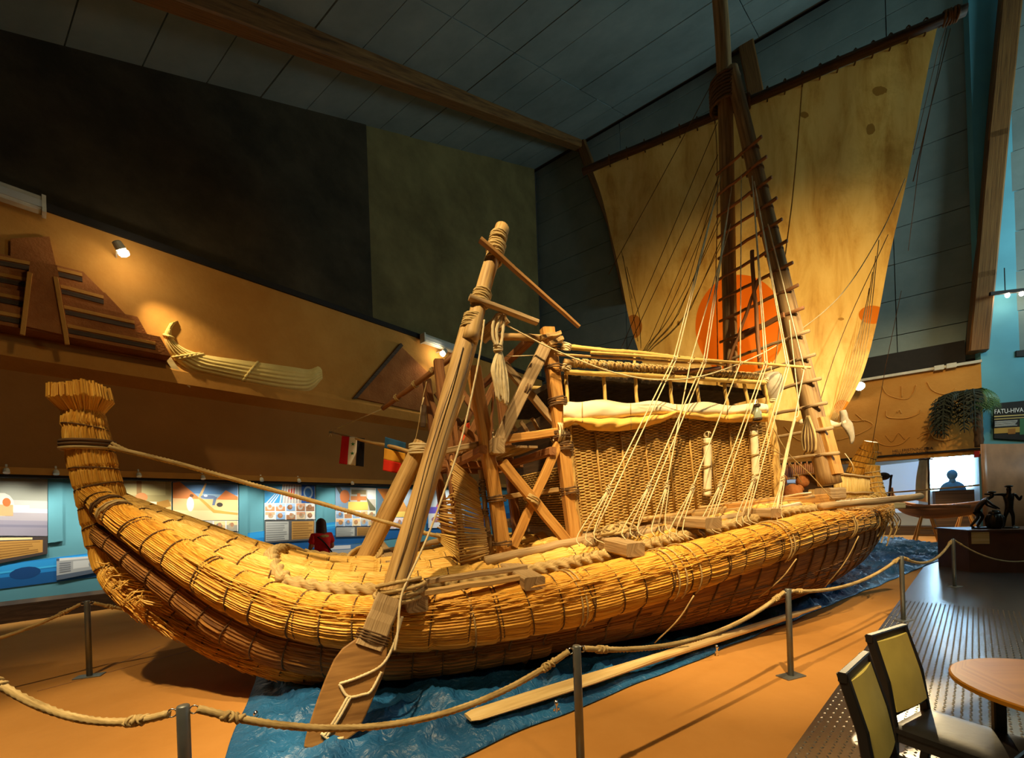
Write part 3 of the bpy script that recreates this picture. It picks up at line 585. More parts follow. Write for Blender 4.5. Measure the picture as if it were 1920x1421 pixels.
_bu = [.2, .5, 1.0, 1.4, 1.85, 2.45, 3.2, 4.0, 6.5, 8.0, 9.5, 11, 12.3, 13.2]; _bz = [1.35, 1.20, .82, .48, .22, .06, .02, .02, .02, .05, .16, .42, .85, 1.35]
def zb(u): return np.interp(u, _bu, _bz)
def bundle(name, path, rad, mat, parent, seg=.30, n=84, amp=.006, rope=True, rope_r=.007, rope_mat='rope_dark', rings=6, pinch=.04, seed=0, ropepart='binding_rope', cap=True, skirt=0.0, double=False):
    """bundle of reeds: a tube whose skin is made of single reeds, tied in at every rope"""
    P = np.asarray(path, float); ds = np.concatenate([[0], np.cumsum(np.linalg.norm(np.diff(P, axis=0), axis=1))]); Ltot = ds[-1]
    rr = np.random.RandomState(seed + 11); ties = [0.0]
    while ties[-1] < Ltot - seg * .6: ties.append(ties[-1] + seg * rr.uniform(.82, 1.2))
    ties[-1] = Ltot; S = []; SEG = []; FR = []
    for k in range(len(ties) - 1):
        for i in range(rings + (1 if k == len(ties) - 2 else 0)): f = i / rings; S.append(ties[k] + (ties[k + 1] - ties[k]) * f); SEG.append(k); FR.append(f)
    S = np.array(S); SEG = np.array(SEG); FR = np.array(FR)
    Q = np.stack([np.interp(S, ds, P[:, c]) for c in range(3)], -1); r = np.interp(S, ds, np.asarray(rad, float) if np.ndim(rad) else np.full(len(P), rad))
    dt = np.minimum(FR, 1 - FR); r = r * (1 - pinch + pinch * np.minimum(1, dt * 5) ** .6) * (1 + skirt * (FR - .5))
    cells = n // 3; hs = rr.uniform(-1, 1, (len(ties) + 1, cells)); hs2 = rr.uniform(-1, 1, (cells,))
    jj = np.arange(n); cell = jj // 3; sub = jj % 3; prof = np.where(sub == 1, 1.0, -.9)
    D = (hs[SEG][:, cell] * .9 + hs2[cell][None] * .5 + prof[None] * .75) * amp
    D += rr.uniform(-.25, .25, D.shape) * amp
    g = G(); g.tube(Q, r, n, cap, mod=lambda s_, th: 1 + D / r[:, None]); o = g.build(name, mat, parent, smooth=False)
    if rope:
        T = np.gradient(Q, axis=0)
        for k, tt in enumerate(ties[:-1]):
            if k == 0: continue
            c = np.array([np.interp(tt, ds, P[:, q]) for q in range(3)]); i = int(np.argmin(abs(S - tt))); tg = nrm(T[i]); rk = r[i]
            for rep in range(2 if double and k % 3 == 0 else 1):
                a = nrm(np.cross(tg, [.3, .2, 1])); b = np.cross(tg, a); skew = rr.uniform(-.05, .05); th = np.linspace(0, 2 * math.pi, 22, endpoint=False)
                ring = c + tg * (rep * .035) + (np.cos(th)[:, None] * a + np.sin(th)[:, None] * b) * (rk + amp * .9 + rope_r * .4) + tg * (skew * np.sin(th))[:, None]
                g = G(); g.tube(ring, rope_r, 5, closed=True); g.build(ropepart, rope_mat, o, smooth=True)
    return o
# main hull body under the rolls
us = np.linspace(.15, 13.3, 60); sec = []
for u in us:
    hw = float(half(u)) * .96 + .02; z1 = float(zg(u)) - .02; z0 = min(float(zb(u)), z1 - .12); row = []
    for k in range(41):
        th = math.pi * k / 40; cx = math.cos(th); sx = math.sin(th)
        v = -hw * np.sign(cx) * abs(cx) ** .62; z = z1 - (z1 - z0) * sx ** .80
        row.append(B(u, v, z))
    sec.append(row)
sec = np.array(sec); jit = np.random.RandomState(3)
U = np.stack(np.meshgrid(us, np.linspace(0, 4.4, 41), indexing='ij'), -1)
g = G(); g.grid(sec, U=U)
# close the deck and the ends
dk = np.array([[B(u, (-1 + 2 * f) * (float(half(u)) * .96 + .02), float(zg(u)) - .02 + .16 * math.sin(math.pi * f)) for f in np.linspace(0, 1, 13)] for u in us])
Ud = np.stack(np.meshgrid(us, np.linspace(0, 4.4, 13), indexing='ij'), -1)
hull = g.build('hull_body', 'reed_shaded', BOAT, smooth=True)
g = G(); g.grid(dk[:, ::-1], U=Ud); g.build('reed_deck', 'reed', BOAT, smooth=True)
# courses of reeds and vertical ties on the lower hull
rnd = random.Random(5); g = G()
for i in range(900):
    u = rnd.uniform(1.6, 12.4); th = rnd.uniform(.10, .47) * math.pi; ln = rnd.uniform(.25, .6); pts = []
    for e in (-.5, 0, .5):
        uu = u + ln * e; hw = float(half(uu)) * .96 + .02; z1 = float(zg(uu)) - .02; z0 = min(float(zb(uu)), z1 - .12)
        v = -hw * abs(math.cos(th)) ** .62; z = z1 - (z1 - z0) * math.sin(th) ** .80; pts.append(B(uu, v - .006, z))
    g.tube(pts, [.006, .011, .006], 4)
g.build('lower_hull_reeds', 'reed_shaded', BOAT, kind='stuff')
for u in np.arange(1.9, 12.8, .36):
    pts = []
    for k in range(0, 20):
        th = math.pi * k / 40; uu = u + .03 * math.sin(k); hw = float(half(uu)) * .96 + .02; z1 = float(zg(uu)) - .02; z0 = min(float(zb(uu)), z1 - .12)
        pts.append(B(uu, -hw * abs(math.cos(th)) ** .62 - .008, z1 - (z1 - z0) * math.sin(th) ** .80))
    g = G(); g.tube(pts, .012, 5); g.build('hull_tie', 'rope_dark', hull, smooth=True)
# gunwale rolls, inner deck rolls
ug = np.concatenate([np.linspace(.02, 2, 30), np.linspace(2.1, 13.35, 80)])
def farw(u): return np.interp(u, [0, .8, 1.5, 2.5, 4, 6], [.35, .5, .62, .78, .95, 1])
def rollpath(f, dz=0.0, u0=.02, u1=13.35):
    q = ug[(ug >= u0) & (ug <= u1)]; return np.array([B(u, f * float(half(u)) * (1 if f < 0 else float(farw(u))), float(zg(u)) + dz * min(1, max(0, (u - .2) / 1.6))) for u in q]), q
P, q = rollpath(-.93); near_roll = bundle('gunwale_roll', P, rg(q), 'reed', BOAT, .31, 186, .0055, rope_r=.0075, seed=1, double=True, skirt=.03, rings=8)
q = ug[(ug >= .15) & (ug <= 4.6)]; P = np.array([B(u, -.80 * float(half(u)), float(zg(u)) * .52 + float(zb(u)) * .48) for u in q]); bundle('side_roll', P, np.interp(q, [0, .5, 1.5, 3, 4.6], [.10, .16, .24, .27, .24]), 'reed_shaded', BOAT, .30, 120, .006, seed=15, rope_r=.007)
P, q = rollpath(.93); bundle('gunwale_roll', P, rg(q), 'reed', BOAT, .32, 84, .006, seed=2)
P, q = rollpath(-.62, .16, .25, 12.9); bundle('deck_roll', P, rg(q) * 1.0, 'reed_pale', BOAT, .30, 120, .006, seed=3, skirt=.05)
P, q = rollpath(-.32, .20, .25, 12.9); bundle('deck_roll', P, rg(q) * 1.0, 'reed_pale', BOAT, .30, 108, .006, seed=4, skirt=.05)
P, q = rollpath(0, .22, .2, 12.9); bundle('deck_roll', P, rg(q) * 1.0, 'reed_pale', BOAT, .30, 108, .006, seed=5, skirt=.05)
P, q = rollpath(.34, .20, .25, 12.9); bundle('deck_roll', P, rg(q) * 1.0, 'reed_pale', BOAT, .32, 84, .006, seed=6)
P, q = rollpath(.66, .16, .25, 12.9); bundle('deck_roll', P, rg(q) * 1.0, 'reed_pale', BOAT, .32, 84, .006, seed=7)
# bow post: stacked reed courses, flared brush on top, running on into the lower stem roll
bp_ = [pv(156, 768, 0), pv(160, 800, 0), pv(170, 850, 0), pv(187, 915, 0), pv(203, 985, -.02), pv(222, 1050, -.05), pv(250, 1098, -.16), pv(300, 1136, -.35), pv(350, 1168, -.5), pv(430, 1208, -.72), pv(520, 1236, -.92), pv(640, 1252, -1.1), B(3.3, -1.3, .30), B(4.4, -1.42, .22)]
bp_ = cr(bp_, 8); rr_ = np.interp(np.linspace(0, 1, len(bp_)), [0, .06, .15, .30, .42, .50, .6, .75, 1], [.160, .178, .195, .205, .215, .20, .16, .17, .16])
bow = bundle('bow_post', bp_, rr_, 'reed', BOAT, .225, 126, .006, rope_r=.008, seed=8, skirt=.025, pinch=.035)
# flared reed ends of the brush
g = G(); c0 = pv(157, 772, 0); ax = nrm(pv(151, 718, 0) - c0); a = nrm(np.cross(ax, [0, 1, 0])); b = np.cross(ax, a); rnd = random.Random(2)
for i in range(1100):
    rr = math.sqrt(rnd.random()); th = rnd.uniform(0, 6.283); r0 = .145 * rr; r1 = (.228 + rnd.uniform(-.015, .02)) * rr ** .8; ln = rnd.uniform(.22, .28) + .02 * math.sin(th * 3)
    d0 = a * math.cos(th) + b * math.sin(th); p0 = c0 - ax * .03 + d0 * r0; p1 = c0 + ax * ln * .5 + d0 * r1 * 1.05; p2 = c0 + ax * ln + d0 * r1
    g.tube([p0, p1, p2], [.009, .012, .011], 4, uvo=rnd.random() * 9)
g.build('brush_reeds', 'reed', BOAT, kind='stuff')
g = G(); g.lathe([(.14, -.03), (.20, .09), (.20, .19), (.12, .20)], c0, 24, ax); g.build('brush_core', 'reed_shaded', BOAT)
# frayed reed ends below the bow post
g = G(); rnd = random.Random(4)
for i in range(46):
    f = rnd.random(); x = 205 + 75 * f; y = 1062 + 62 * f + rnd.uniform(-14, 16); p = pv(x, y, -.33 - .35 * f + rnd.uniform(-.05, .02)); q = p + BU * rnd.uniform(-.14, .02) + BV * rnd.uniform(-.05, .03) + up_(rnd.uniform(-.12, .06)); m = (p + q) / 2 + up_(rnd.uniform(-.02, .05))
    g.tube([p + BU * .12 + up_(-.04), p, m, q], [.007, .008, .007, .004], 4, uvo=rnd.random() * 9)
g.build('frayed_reeds', 'reed_pale', BOAT, kind='stuff')
# frayed reeds along the lower stem roll and loose reeds on the near roll
g = G(); rnd = random.Random(6)
for i in range(420):
    k = rnd.randrange(int(len(bp_) * .48), len(bp_) - 3); c = bp_[k]; tg = nrm(bp_[k + 2] - bp_[k - 2]); th = rnd.uniform(-.6, 1.9); rk = rr_[k] + .008
    s1 = nrm(np.cross(tg, Z)); s1 = s1 if s1 @ BV < 0 else -s1; d0 = s1 * math.cos(th) - Z * math.sin(th) * 1.0; p = c + d0 * rk; ln = rnd.uniform(.08, .2)
    g.tube([p - tg * ln, p + d0 * rnd.uniform(.0, .02), p + tg * ln * .8 + d0 * rnd.uniform(-.01, .035)], [.005, .008, .004], 4, uvo=rnd.random() * 9)
for i in range(1300):
    u = rnd.uniform(1.2, 12.5); th = rnd.uniform(-.55, 1.5); R = float(rg(u)) + .007; f = -.93 * float(half(u)); ln = rnd.uniform(.10, .28); pts = []
    for e, dr_ in ((-1, -.004), (0, rnd.uniform(0, .010)), (1, rnd.uniform(-.004, .016))):
        uu = u + e * ln / 2 * 1.0; ff = -.93 * float(half(uu)); t2 = th + e * rnd.uniform(-.03, .03); pts.append(B(uu, ff - math.cos(t2) * (R + dr_), float(zg(uu)) + math.sin(-t2 + .5) * (R + dr_)))
    g.tube(pts, [.004, .0075, .004], 4, uvo=rnd.random() * 9)
g.build('loose_reeds', 'reed', BOAT, kind='stuff')
# stern posts at the far end
sp = cr([pu(1655, 962, 13.2), pu(1648, 940, 13.35), pu(1641, 915, 13.45), pu(1636, 885, 13.5), pu(1638, 872, 13.5)], 8)
bundle('stern_post', sp, np.interp(np.linspace(0, 1, len(sp)), [0, .4, 1], [.20, .15, .11]), 'reed_pale', BOAT, .14, 48, .010, rope_r=.012, rope_mat='rope_pale', seed=9)
sp = cr([pu(1590, 935, 13.6), pu(1602, 905, 13.7), pu(1616, 872, 13.75), pu(1628, 845, 13.8), pu(1634, 828, 13.8)], 8)
bundle('stern_post', sp, np.interp(np.linspace(0, 1, len(sp)), [0, .5, 1], [.26, .23, .13]), 'reed', BOAT, .16, 60, .008, seed=10)
# stern end bundle of rope and reed at the end of the near roll
g = G(); rnd = random.Random(9)
for i in range(16):
    x = 1655 + rnd.uniform(-10, 22); y = 958 + rnd.uniform(0, 10); u0 = 11.0 + rnd.uniform(-.3, .5); p = pu(x, y, u0); q = pu(x + rnd.uniform(-4, 8), y + rnd.uniform(25, 60), u0); m = (p + q) / 2 + BU * .12
    g.tube(cr([p, m, q], 3), .009, 4)
g.build('stern_lashing', 'rope', BOAT, kind='stuff')
# heavy twisted rope lying between gunwale roll and deck roll
def ropeobj(name, pts, r, mat, parent, n=9, pitch=None, depth=.2, smooth=True, step=None):
    pts = resample(pts, step or max(r * .8, .012)); g = G(); g.tube(pts, r, n, mod=strands(3, pitch or r * 9, depth)); return g.build(name, mat, parent, smooth=smooth)
pp = [B(u, -.775 * float(half(u)), float(zg(u)) + float(rg(u)) * .92 + .03) for u in np.linspace(1.95, 12.2, 60)]
ropeobj('deck_edge_rope', pp, .060, 'rope', BOAT, 18, .42, .40, step=.025)
pp = [B(u, .70 * float(half(u)), float(zg(u)) + float(rg(u)) * .98 + .12) for u in np.linspace(1.95, 5.2, 24)]
ropeobj('deck_edge_rope', pp, .058, 'rope', BOAT, 18, .42, .40, step=.025)
pp = cr([B(1.95, -.775 * float(half(1.95)), float(zg(1.95)) + .26), B(1.84, -.9, 1.30), B(1.76, -.55, 1.40), B(1.8, -.1, 1.42), B(1.85, .35, 1.38), B(1.95, .7 * float(half(1.95)), 1.25)], 8)
ropeobj('deck_edge_rope', pp, .058, 'rope', BOAT, 18, .42, .40, step=.025)
# stay rope from the bow post to the stick screen
bow_rope = cr([pv(205, 838, -.12), pv(330, 868, -.2), pv(450, 902, -.3), pv(600, 943, -.5), pv(720, 978, -.7), pv(800, 1000, -.75), pv(862, 1012, -.8)], 8)
ropeobj('bow_stay', bow_rope, .024, 'rope', BOAT, 8, .12)
for py, col in ((829, 'rope_dark'), (835, 'rope_dark'), (842, 'rope')):
    c = pv(165, py, 0); th = np.linspace(0, 2 * math.pi, 26, endpoint=False); ax = nrm(pv(172, py + 40, 0) - pv(165, py, 0)); a = nrm(np.cross(ax, [0, 1, .1])); b = np.cross(ax, a)
    g = G(); g.tube(c + (np.cos(th)[:, None] * a + np.sin(th)[:, None] * b) * .21 + ax * (.02 * np.cos(th))[:, None], .02, 6, closed=True); g.build('bow_stay_loop', col, BOAT, smooth=True)
p0 = pv(205, 838, -.12); ropeobj('bow_stay', [pv(210, 831, -.05), pv(245, 848, -.12), pv(318, 866, -.19)], .018, 'rope', BOAT, 7, .12)
# ---------------------------------------------------------------- timbers
def timber(name, p, q, w, h, mat, up=Z, parent=BOAT, warp=.006, w2=None, h2=None, ch=.12, seg=6):
    g = G(); g.beam(p, q, w, h, up, ch, seg, warp, w2, h2); return g.build(name, mat, parent)
def pole(name, p, q, r, mat, parent=BOAT, r2=None, n=10, warp=.01, nodes=False, seg=8):
    P = np.array([np.asarray(p) + (np.asarray(q) - p) * t for t in np.linspace(0, 1, seg + 1)]); P[1:-1] += np.random.uniform(-warp, warp, (seg - 1, 3))
    R = np.linspace(r, r if r2 is None else r2, seg + 1)
    if nodes: P = resample(P, .02 + r); R = np.interp(np.linspace(0, 1, len(P)), np.linspace(0, 1, seg + 1), R); s_ = np.arange(len(P)) % 7 == 3; R = R * (1 + .12 * s_)
    g = G(); g.tube(P, R, n); return g.build(name, mat, parent, smooth=True)
def lash(c, axis, r, turns, parent=BOAT, mat='rope_dark', rr=.009, pitch=.02, name='lashing', sq=1.0):
    axis = nrm(axis); a = nrm(np.cross(axis, [.31, .2, .93])); b = np.cross(axis, a); th = np.linspace(0, turns * 2 * math.pi, turns * 12 + 1); k = (th / (2 * math.pi) - turns / 2) * pitch
    P = np.asarray(c) + (np.cos(th)[:, None] * a + np.sin(th)[:, None] * b) * r + axis * (k + .008 * np.sin(th * 1.7))[:, None]
    g = G(); g.tube(P, rr, 5); return g.build(name, mat, parent, smooth=True)
# knot where the near roll leaves the bow post
for uk in (.28, .36): lash(B(uk, -.93 * float(half(uk)), float(zg(uk))), B(uk + .1, -.93 * float(half(uk + .1)), float(zg(uk + .1))) - B(uk, -.93 * float(half(uk)), float(zg(uk))), float(rg(uk)) + .012, 3, mat='rope_dark' if uk < .3 else 'rope', rr=.010, name='bow_knot')
# cross beams lying over the rolls, square ends outboard at the near side
def crossbeam(px, py, vn, vf, w, h, dz=0.0, skew=0.0):
    p = pv(px, py, vn); q = p + BV * (vf - vn) + BU * skew + up_(dz); return timber('cross_beam', p, q, w, h, 'wood_weathered', Z, warp=.012)
crossbeam(783, 1133, -2.02, 1.9, .19, .15, .28, -.05)
crossbeam(1003, 1094, -2.15, 1.8, .22, .13, .30, .05)
crossbeam(1192, 1031, -2.1, 1.7, .24, .15, .25, .0)
crossbeam(1338, 981, -2.05, 1.6, .26, .13, .12, .0)
crossbeam(1455, 962, -1.9, 1.5, .2, .12, .15, .0)
# planks and poles along the near side
def plank(a, b, v0, v1, w, h, mat='wood_weathered', name='deck_plank'): return timber(name, pv(*a, v0), pv(*b, v1), w, h, mat, Z, warp=.008)
plank((752, 1117), (985, 1080), -1.98, -1.98, .10, .05, 'wood_pole'); plank((797, 1090), (985, 1062), -1.75, -1.75, .12, .05)
plank((718, 1108), (800, 1097), -1.9, -1.88, .09, .05)
pole('deck_pole', pv(910, 1053, -1.35), pv(1165, 997, -1.3), .062, 'wood_weathered', r2=.055)
pole('deck_pole', pv(1165, 1002, -1.35), pv(1240, 985, -1.3), .05, 'wood_weathered')
pole('deck_pole', pv(1205, 973, -1.35), pv(1525, 931, -1.25), .03, 'wood_pole'); pole('deck_pole', pv(1310, 952, -1.2), pv(1520, 925, -1.2), .022, 'wood_pole')
plank((1360, 958), (1560, 936), -1.3, -1.2, .10, .20, 'wood_warm'); plank((1300, 968), (1400, 955), -1.4, -1.35, .06, .1, 'wood_pole'); plank((1480, 962), (1660, 948), -1.6, -.9, .10, .035, 'wood_warm')
plank((1560, 950), (1685, 948), -1.3, -.6, .22, .12, 'wood_pale'); pole('deck_pole', pv(690, 1040, 1.0), pv(830, 1013, 1.2), .05, 'wood_weathered')
pole('deck_pole', B(8.9, -1.82, 1.70), B(11.5, -1.75, 1.80), .055, 'wood_weathered'); pole('deck_pole', B(5.2, -1.45, 1.36), B(8.9, -1.5, 1.72), .06, 'wood_weathered')
# heap of rope and sailcloth on the deck
g = G(); rnd = random.Random(3)
for k in range(9):
    c = pv(1130 + k * 6, 1003 - k * 1.5, -1.55); th = np.linspace(0, 6.283, 16, endpoint=False); r = rnd.uniform(.10, .18); a = nrm(BU + Z * rnd.uniform(-.2, .4)); b = nrm(BV + Z * rnd.uniform(.1, .7)); g.tube(c + np.cos(th)[:, None] * a * r + np.sin(th)[:, None] * b * r * .6 + up_(.03), .018, 6, closed=True)
o = g.build('rope_heap', 'rope', None, base=pv(1155, 1005, -1.55), smooth=True); tag(o, 'tangled rope heap on deck in front of the wicker cabin', 'rope')
# ---------------------------------------------------------------- steering frame in front of the cabin
VF = -1.1
def vbeam(name, a, b, w, mat, v=VF, v2=None, t=.07, up=BV): return timber(name, pv(*a, v), pv(*b, v if v2 is None else v2), w, t, mat, up, warp=.004)
vbeam('frame_post', (888, 688), (945, 1034), .155, 'wood_warm', t=.13); vbeam('frame_post', (1026, 616), (1077, 1010), .165, 'wood_warm', t=.13)
vbeam('cross_brace', (942, 867), (1063, 1015), .125, 'wood_warm', VF - .10); vbeam('cross_brace', (1047, 832), (962, 1024), .11, 'wood_warm', VF - .03)
vbeam('cross_brace', (1023, 648), (934, 830), .15, 'wood_weathered', VF - .10); vbeam('cross_brace', (944, 682), (1052, 806), .095, 'wood_weathered', VF + .08)
vbeam('rail', (943, 932), (1048, 918), .06, 'wood_pole', VF + .12, t=.05); vbeam('platform_beam', (905, 829), (1046, 810), .10, 'wood_warm', VF - .02, t=.09); vbeam('platform_beam', (834, 846), (925, 828), .07, 'wood_weathered', VF + .1)
pole('top_bar', pv(864, 628, VF + .1), pv(1054, 637, VF - .05), .045, 'wood_pole')
timber('top_block', pv(903, 634, VF), pv(948, 594, VF - .22), .15, .14, 'wood_weathered', BV); timber('top_block', pv(1014, 633, VF - .1), pv(1051, 624, VF - .1), .05, .05, 'wood_pole', BV); timber('top_block', pv(1030, 645, VF - .14), pv(1055, 634, VF - .14), .05, .05, 'wood_pole', BV)
timber('platform_block', pv(928, 838, VF - .06) - BV * .12, pv(928, 838, VF - .06) + BV * .5, .16, .18, 'wood_weathered', Z)
for c, r, t_ in (((1058, 838), .115, 6), ((1069, 920), .115, 5), ((1034, 655), .115, 3), ((1046, 755), .12, 6), ((931, 935), .11, 4), ((942, 1018), .115, 3), ((1050, 815), .13, 5), ((1038, 690), .115, 3)):
    lash(pv(*c, VF), pv(1077, 1010, VF) - pv(1026, 616, VF), r, t_)
lash(pv(997, 937, VF - .08), BU * .6 + Z, .10, 4, mat='rope', rr=.012); lash(pv(984, 732, VF - .05), BU - Z * .4, .10, 3); lash(pv(1047, 812, VF), BU, .13, 5, mat='rope_pale', rr=.012); lash(pv(925, 828, VF), BU, .12, 5, mat='rope_pale', rr=.012)
# far half of the steering frame
for v in (.15, 1.1):
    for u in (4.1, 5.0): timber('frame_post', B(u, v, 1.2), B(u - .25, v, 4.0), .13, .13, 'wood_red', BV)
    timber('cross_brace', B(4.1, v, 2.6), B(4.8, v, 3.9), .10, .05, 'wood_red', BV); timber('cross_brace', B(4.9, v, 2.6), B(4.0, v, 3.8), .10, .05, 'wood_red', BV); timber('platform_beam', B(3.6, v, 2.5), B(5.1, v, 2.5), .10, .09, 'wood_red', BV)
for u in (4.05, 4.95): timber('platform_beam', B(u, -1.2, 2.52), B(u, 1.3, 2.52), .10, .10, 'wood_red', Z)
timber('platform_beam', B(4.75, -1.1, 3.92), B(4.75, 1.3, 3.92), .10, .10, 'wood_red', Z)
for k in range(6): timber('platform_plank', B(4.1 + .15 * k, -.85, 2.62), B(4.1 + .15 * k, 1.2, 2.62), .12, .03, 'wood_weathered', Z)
for k, (x, y) in enumerate(((968, 808), (990, 812), (1010, 806))): timber('wedge', pv(x, y, VF + .3), pv(x - 14, y - 22, VF + .3), .05, .03, 'wood_weathered', BV)
vbeam('brace', (865, 800), (905, 836), .09, 'wood_red', -.3); vbeam('brace', (852, 790), (858, 845), .06, 'wood_red', -.2); vbeam('brace', (800, 720), (830, 820), .08, 'wood_red', .9); vbeam('brace', (1000, 690), (1035, 640), .08, 'wood_red', .3)
vbeam('brace', (868, 742), (830, 840), .06, 'wood_pole', -.6)
# screen of sticks beside the frame
sc_ = [((846, 852), (867, 1062)), ((891, 905), (914, 1040))]
p0, p1 = pv(*sc_[0][0], -1.0), pv(*sc_[0][1], -1.25); q0, q1 = pv(*sc_[1][0], -1.0), pv(*sc_[1][1], -1.15)
pole('screen_pole', p0, p1, .022, 'wood_red'); pole('screen_pole', q0, q1, .026, 'wood_red'); pole('screen_pole', pv(900, 880, -1.0), pv(921, 1036, -1.0), .03, 'wood_weathered'); pole('screen_pole', pv(839, 862, -.95), pv(853, 960, -1.05), .015, 'wood_red')
rnd = random.Random(8)
for k in range(38):
    f = .04 + .92 * k / 37; a = p0 + (p1 - p0) * f - BV * .03; b = q0 + (q1 - q0) * min(1, f * 1.02) - BV * .03; sl_ = up_(.10 * (1 - f) - .02)
    d = b - a; g = G(); g.tube([a - d * rnd.uniform(.05, .14) - sl_ * .5, (a + b) / 2 + up_(rnd.uniform(-.01, .01)), b + d * rnd.uniform(.0, .08) + sl_ * .5], [.012, .014, .011], 5, uvo=rnd.random() * 9); g.build('screen_stick', 'stick', BOAT, smooth=True)
for k in range(30):
    f = k / 29; x = 838 + 28 * f + rnd.uniform(-3, 3); y = 930 + 100 * f; L_ = 34 * math.sin(math.pi * min(1, .25 + .75 * (1 - f))) + rnd.uniform(-4, 4); a = pv(x + 8, y + rnd.uniform(-4, 4), -1.08); b = pv(x - L_, y + 4 - 26 * f + rnd.uniform(-4, 4), -.75)
    g = G(); g.tube([a, (a + b) / 2 + up_(rnd.uniform(-.01, .01)), b], [.012, .012, .008], 5, uvo=rnd.random() * 9); g.build('screen_stick', 'stick', BOAT, smooth=True)
for k in range(8):
    f = k / 7; a = pv(870 - 6 * f, 1045 - 50 * f + 14, -1.15); b = pv(822 - 4 * f, 1012 - 12 * f, -.7); g = G(); g.tube([a, (a + b) / 2, b], [.012, .012, .008], 5, uvo=rnd.random() * 9); g.build('screen_stick', 'bamboo', BOAT, smooth=True)
for x, y in ((906, 905), (903, 925), (908, 960), (912, 1000)): lash(pv(x, y, -1.02), Z, .05, 4, mat='rope_dark', rr=.008)
# ---------------------------------------------------------------- cabin
VW = -1.1
cTL, cTR, cBR, cBL = pv(1062, 788, VW), pv(1437, 762, VW), pv(1455, 940, VW), pv(1084, 998, VW)
def cw(a, b): return (cTL * (1 - a) + cTR * a) * (1 - b) + (cBL * (1 - a) + cBR * a) * b
cab = G(); cab.prism([cw(0, 0) + BV * .04, cw(1, 0) + BV * .04, cw(1, 1) + BV * .04, cw(0, 1) + BV * .04], BV * .03); cabin = cab.build('cabin_wall', 'wood_dark', BOAT)
g = G(); rows = 74; stakes = 46; rnd = random.Random(12)
for j in range(rows):
    b = (j + .5) / rows; ph = (j % 2) * math.pi; pts = []; n_ = stakes * 3
    for i in range(n_ + 1):
        a = i / n_; pts.append(cw(a, b + .0016 * math.sin(a * 40 + j)) - BV * (.012 * math.sin(a * stakes * math.pi + ph) + .0) + BV * .012 * math.sin(a * 9 + j * .05))
    g.tube(pts, .0145 if j % 2 else .0125, 5, uvo=j * 3.1)
g.build('wicker_strands', 'wicker', cabin, smooth=True, kind='stuff')
for i in range(0, stakes + 1, 5):
    a = i / stakes; g = G(); g.tube([cw(a, -.01) - BV * .02, cw(a, .5) - BV * .025, cw(a, 1.01) - BV * .02], .016, 6, uvo=i); g.build('wicker_stake', 'wicker', cabin, smooth=True)
g = G(); g.tube(cr([cw(0, -.02) - BV * .02, cw(-.004, .5) - BV * .02, cw(0, 1.02) - BV * .02], 8), .045, 10, mod=strands(2, .06, .15)); g.build('wicker_edge', 'wicker', cabin, smooth=True)
g = G(); g.tube(cr([cw(1, -.02) - BV * .02, cw(1.012, .5) - BV * .02, cw(1, 1.02) - BV * .02], 8), .07, 10, mod=strands(2, .06, .15)); g.build('wicker_edge', 'wicker', cabin, smooth=True)
# end wall and far wall of the cabin
uE = float(uv_of(cBL)[0]); uG = float(uv_of(cBR)[0]); zF = 1.5; zW = float(cTL[2])
g = G(); g.prism([B(uE + .05, -1.0, zF), B(uE + .05, 1.3, zF), B(uE + .05, 1.3, zW + .3), B(uE + .05, -1.0, zW + .3)], BU * .03); ew = g.build('cabin_end_wall', 'wood_dark', BOAT)
g = G()
for j in range(26):
    z = zF + .035 * j; pts = [B(uE + .03 - .012 * math.sin(i * math.pi / 1.5 + j * math.pi), -1.0 + 2.3 * i / 60, z) for i in range(61)]; g.tube(pts, .014, 4, uvo=j)
g.build('wicker_strands', 'wicker', ew, smooth=True, kind='stuff')
g = G(); g.prism([B(uE, 1.3, zF), B(uG, 1.3, zF + .3), B(uG, 1.3, zW), B(uE, 1.3, zW)], BV * .03); g.build('cabin_wall', 'wood_dark', BOAT)
# roof: thatch slab on bamboo posts, poles and rails
rz = 3.46; g = G(); ru0, ru1 = uE - .02, uG + .05
tp = np.array([[B(ru0 + (ru1 - ru0) * a, -1.05 + 2.5 * b, rz + .12 + .06 * math.sin(math.pi * b) + .015 * noise.noise((a * 30, b * 30, 1))) for b in np.linspace(0, 1, 14)] for a in np.linspace(0, 1, 40)])
g.grid(tp[:, ::-1]); bt = tp - up_(.08); g.grid(bt)
for e in (0, -1): g.grid(np.stack([tp[:, e], bt[:, e]], 0) if e else np.stack([bt[:, e], tp[:, e]], 0)); g.grid(np.stack([tp[e], bt[e]], 0) if e == 0 else np.stack([bt[e], tp[e]], 0))
g.build('thatch_roof', 'thatch', BOAT, smooth=False)
def bam(a, b, r, v=VW - .08, v2=None, name='bamboo_pole', mat='bamboo'): return pole(name, pv(*a, v), pv(*b, v if v2 is None else v2), r, mat, n=9, warp=.006, nodes=True)
bam((1060, 697), (1436, 717), .032, VW - .12); bam((1055, 649), (1355, 679), .034, VW + .05); bam((1108, 661), (1519, 689), .020, VW - .25); bam((1040, 664), (1360, 684), .016, VW - .22, mat='wood_pole')
bam((1058, 679), (1434, 707), .045, VW - .10, name='roof_edge_pole', mat='wood_pole')
c0, c1 = pv(1070, 680, VW - .1), pv(1430, 707, VW - .1)
for k in range(26): lash(c0 + (c1 - c0) * (k + .5) / 26, c1 - c0, .052, 3, mat='rope', rr=.010, pitch=.03)
for x in (1061, 1132, 1191, 1256, 1305, 1357, 1395, 1433):
    f = (x - 1061) / 372; bam((x, 699 + 18 * f), (x + 6 + (4 if x > 1300 else 0), 800 - 28 * f), .024, VW - .05, name='bamboo_post')
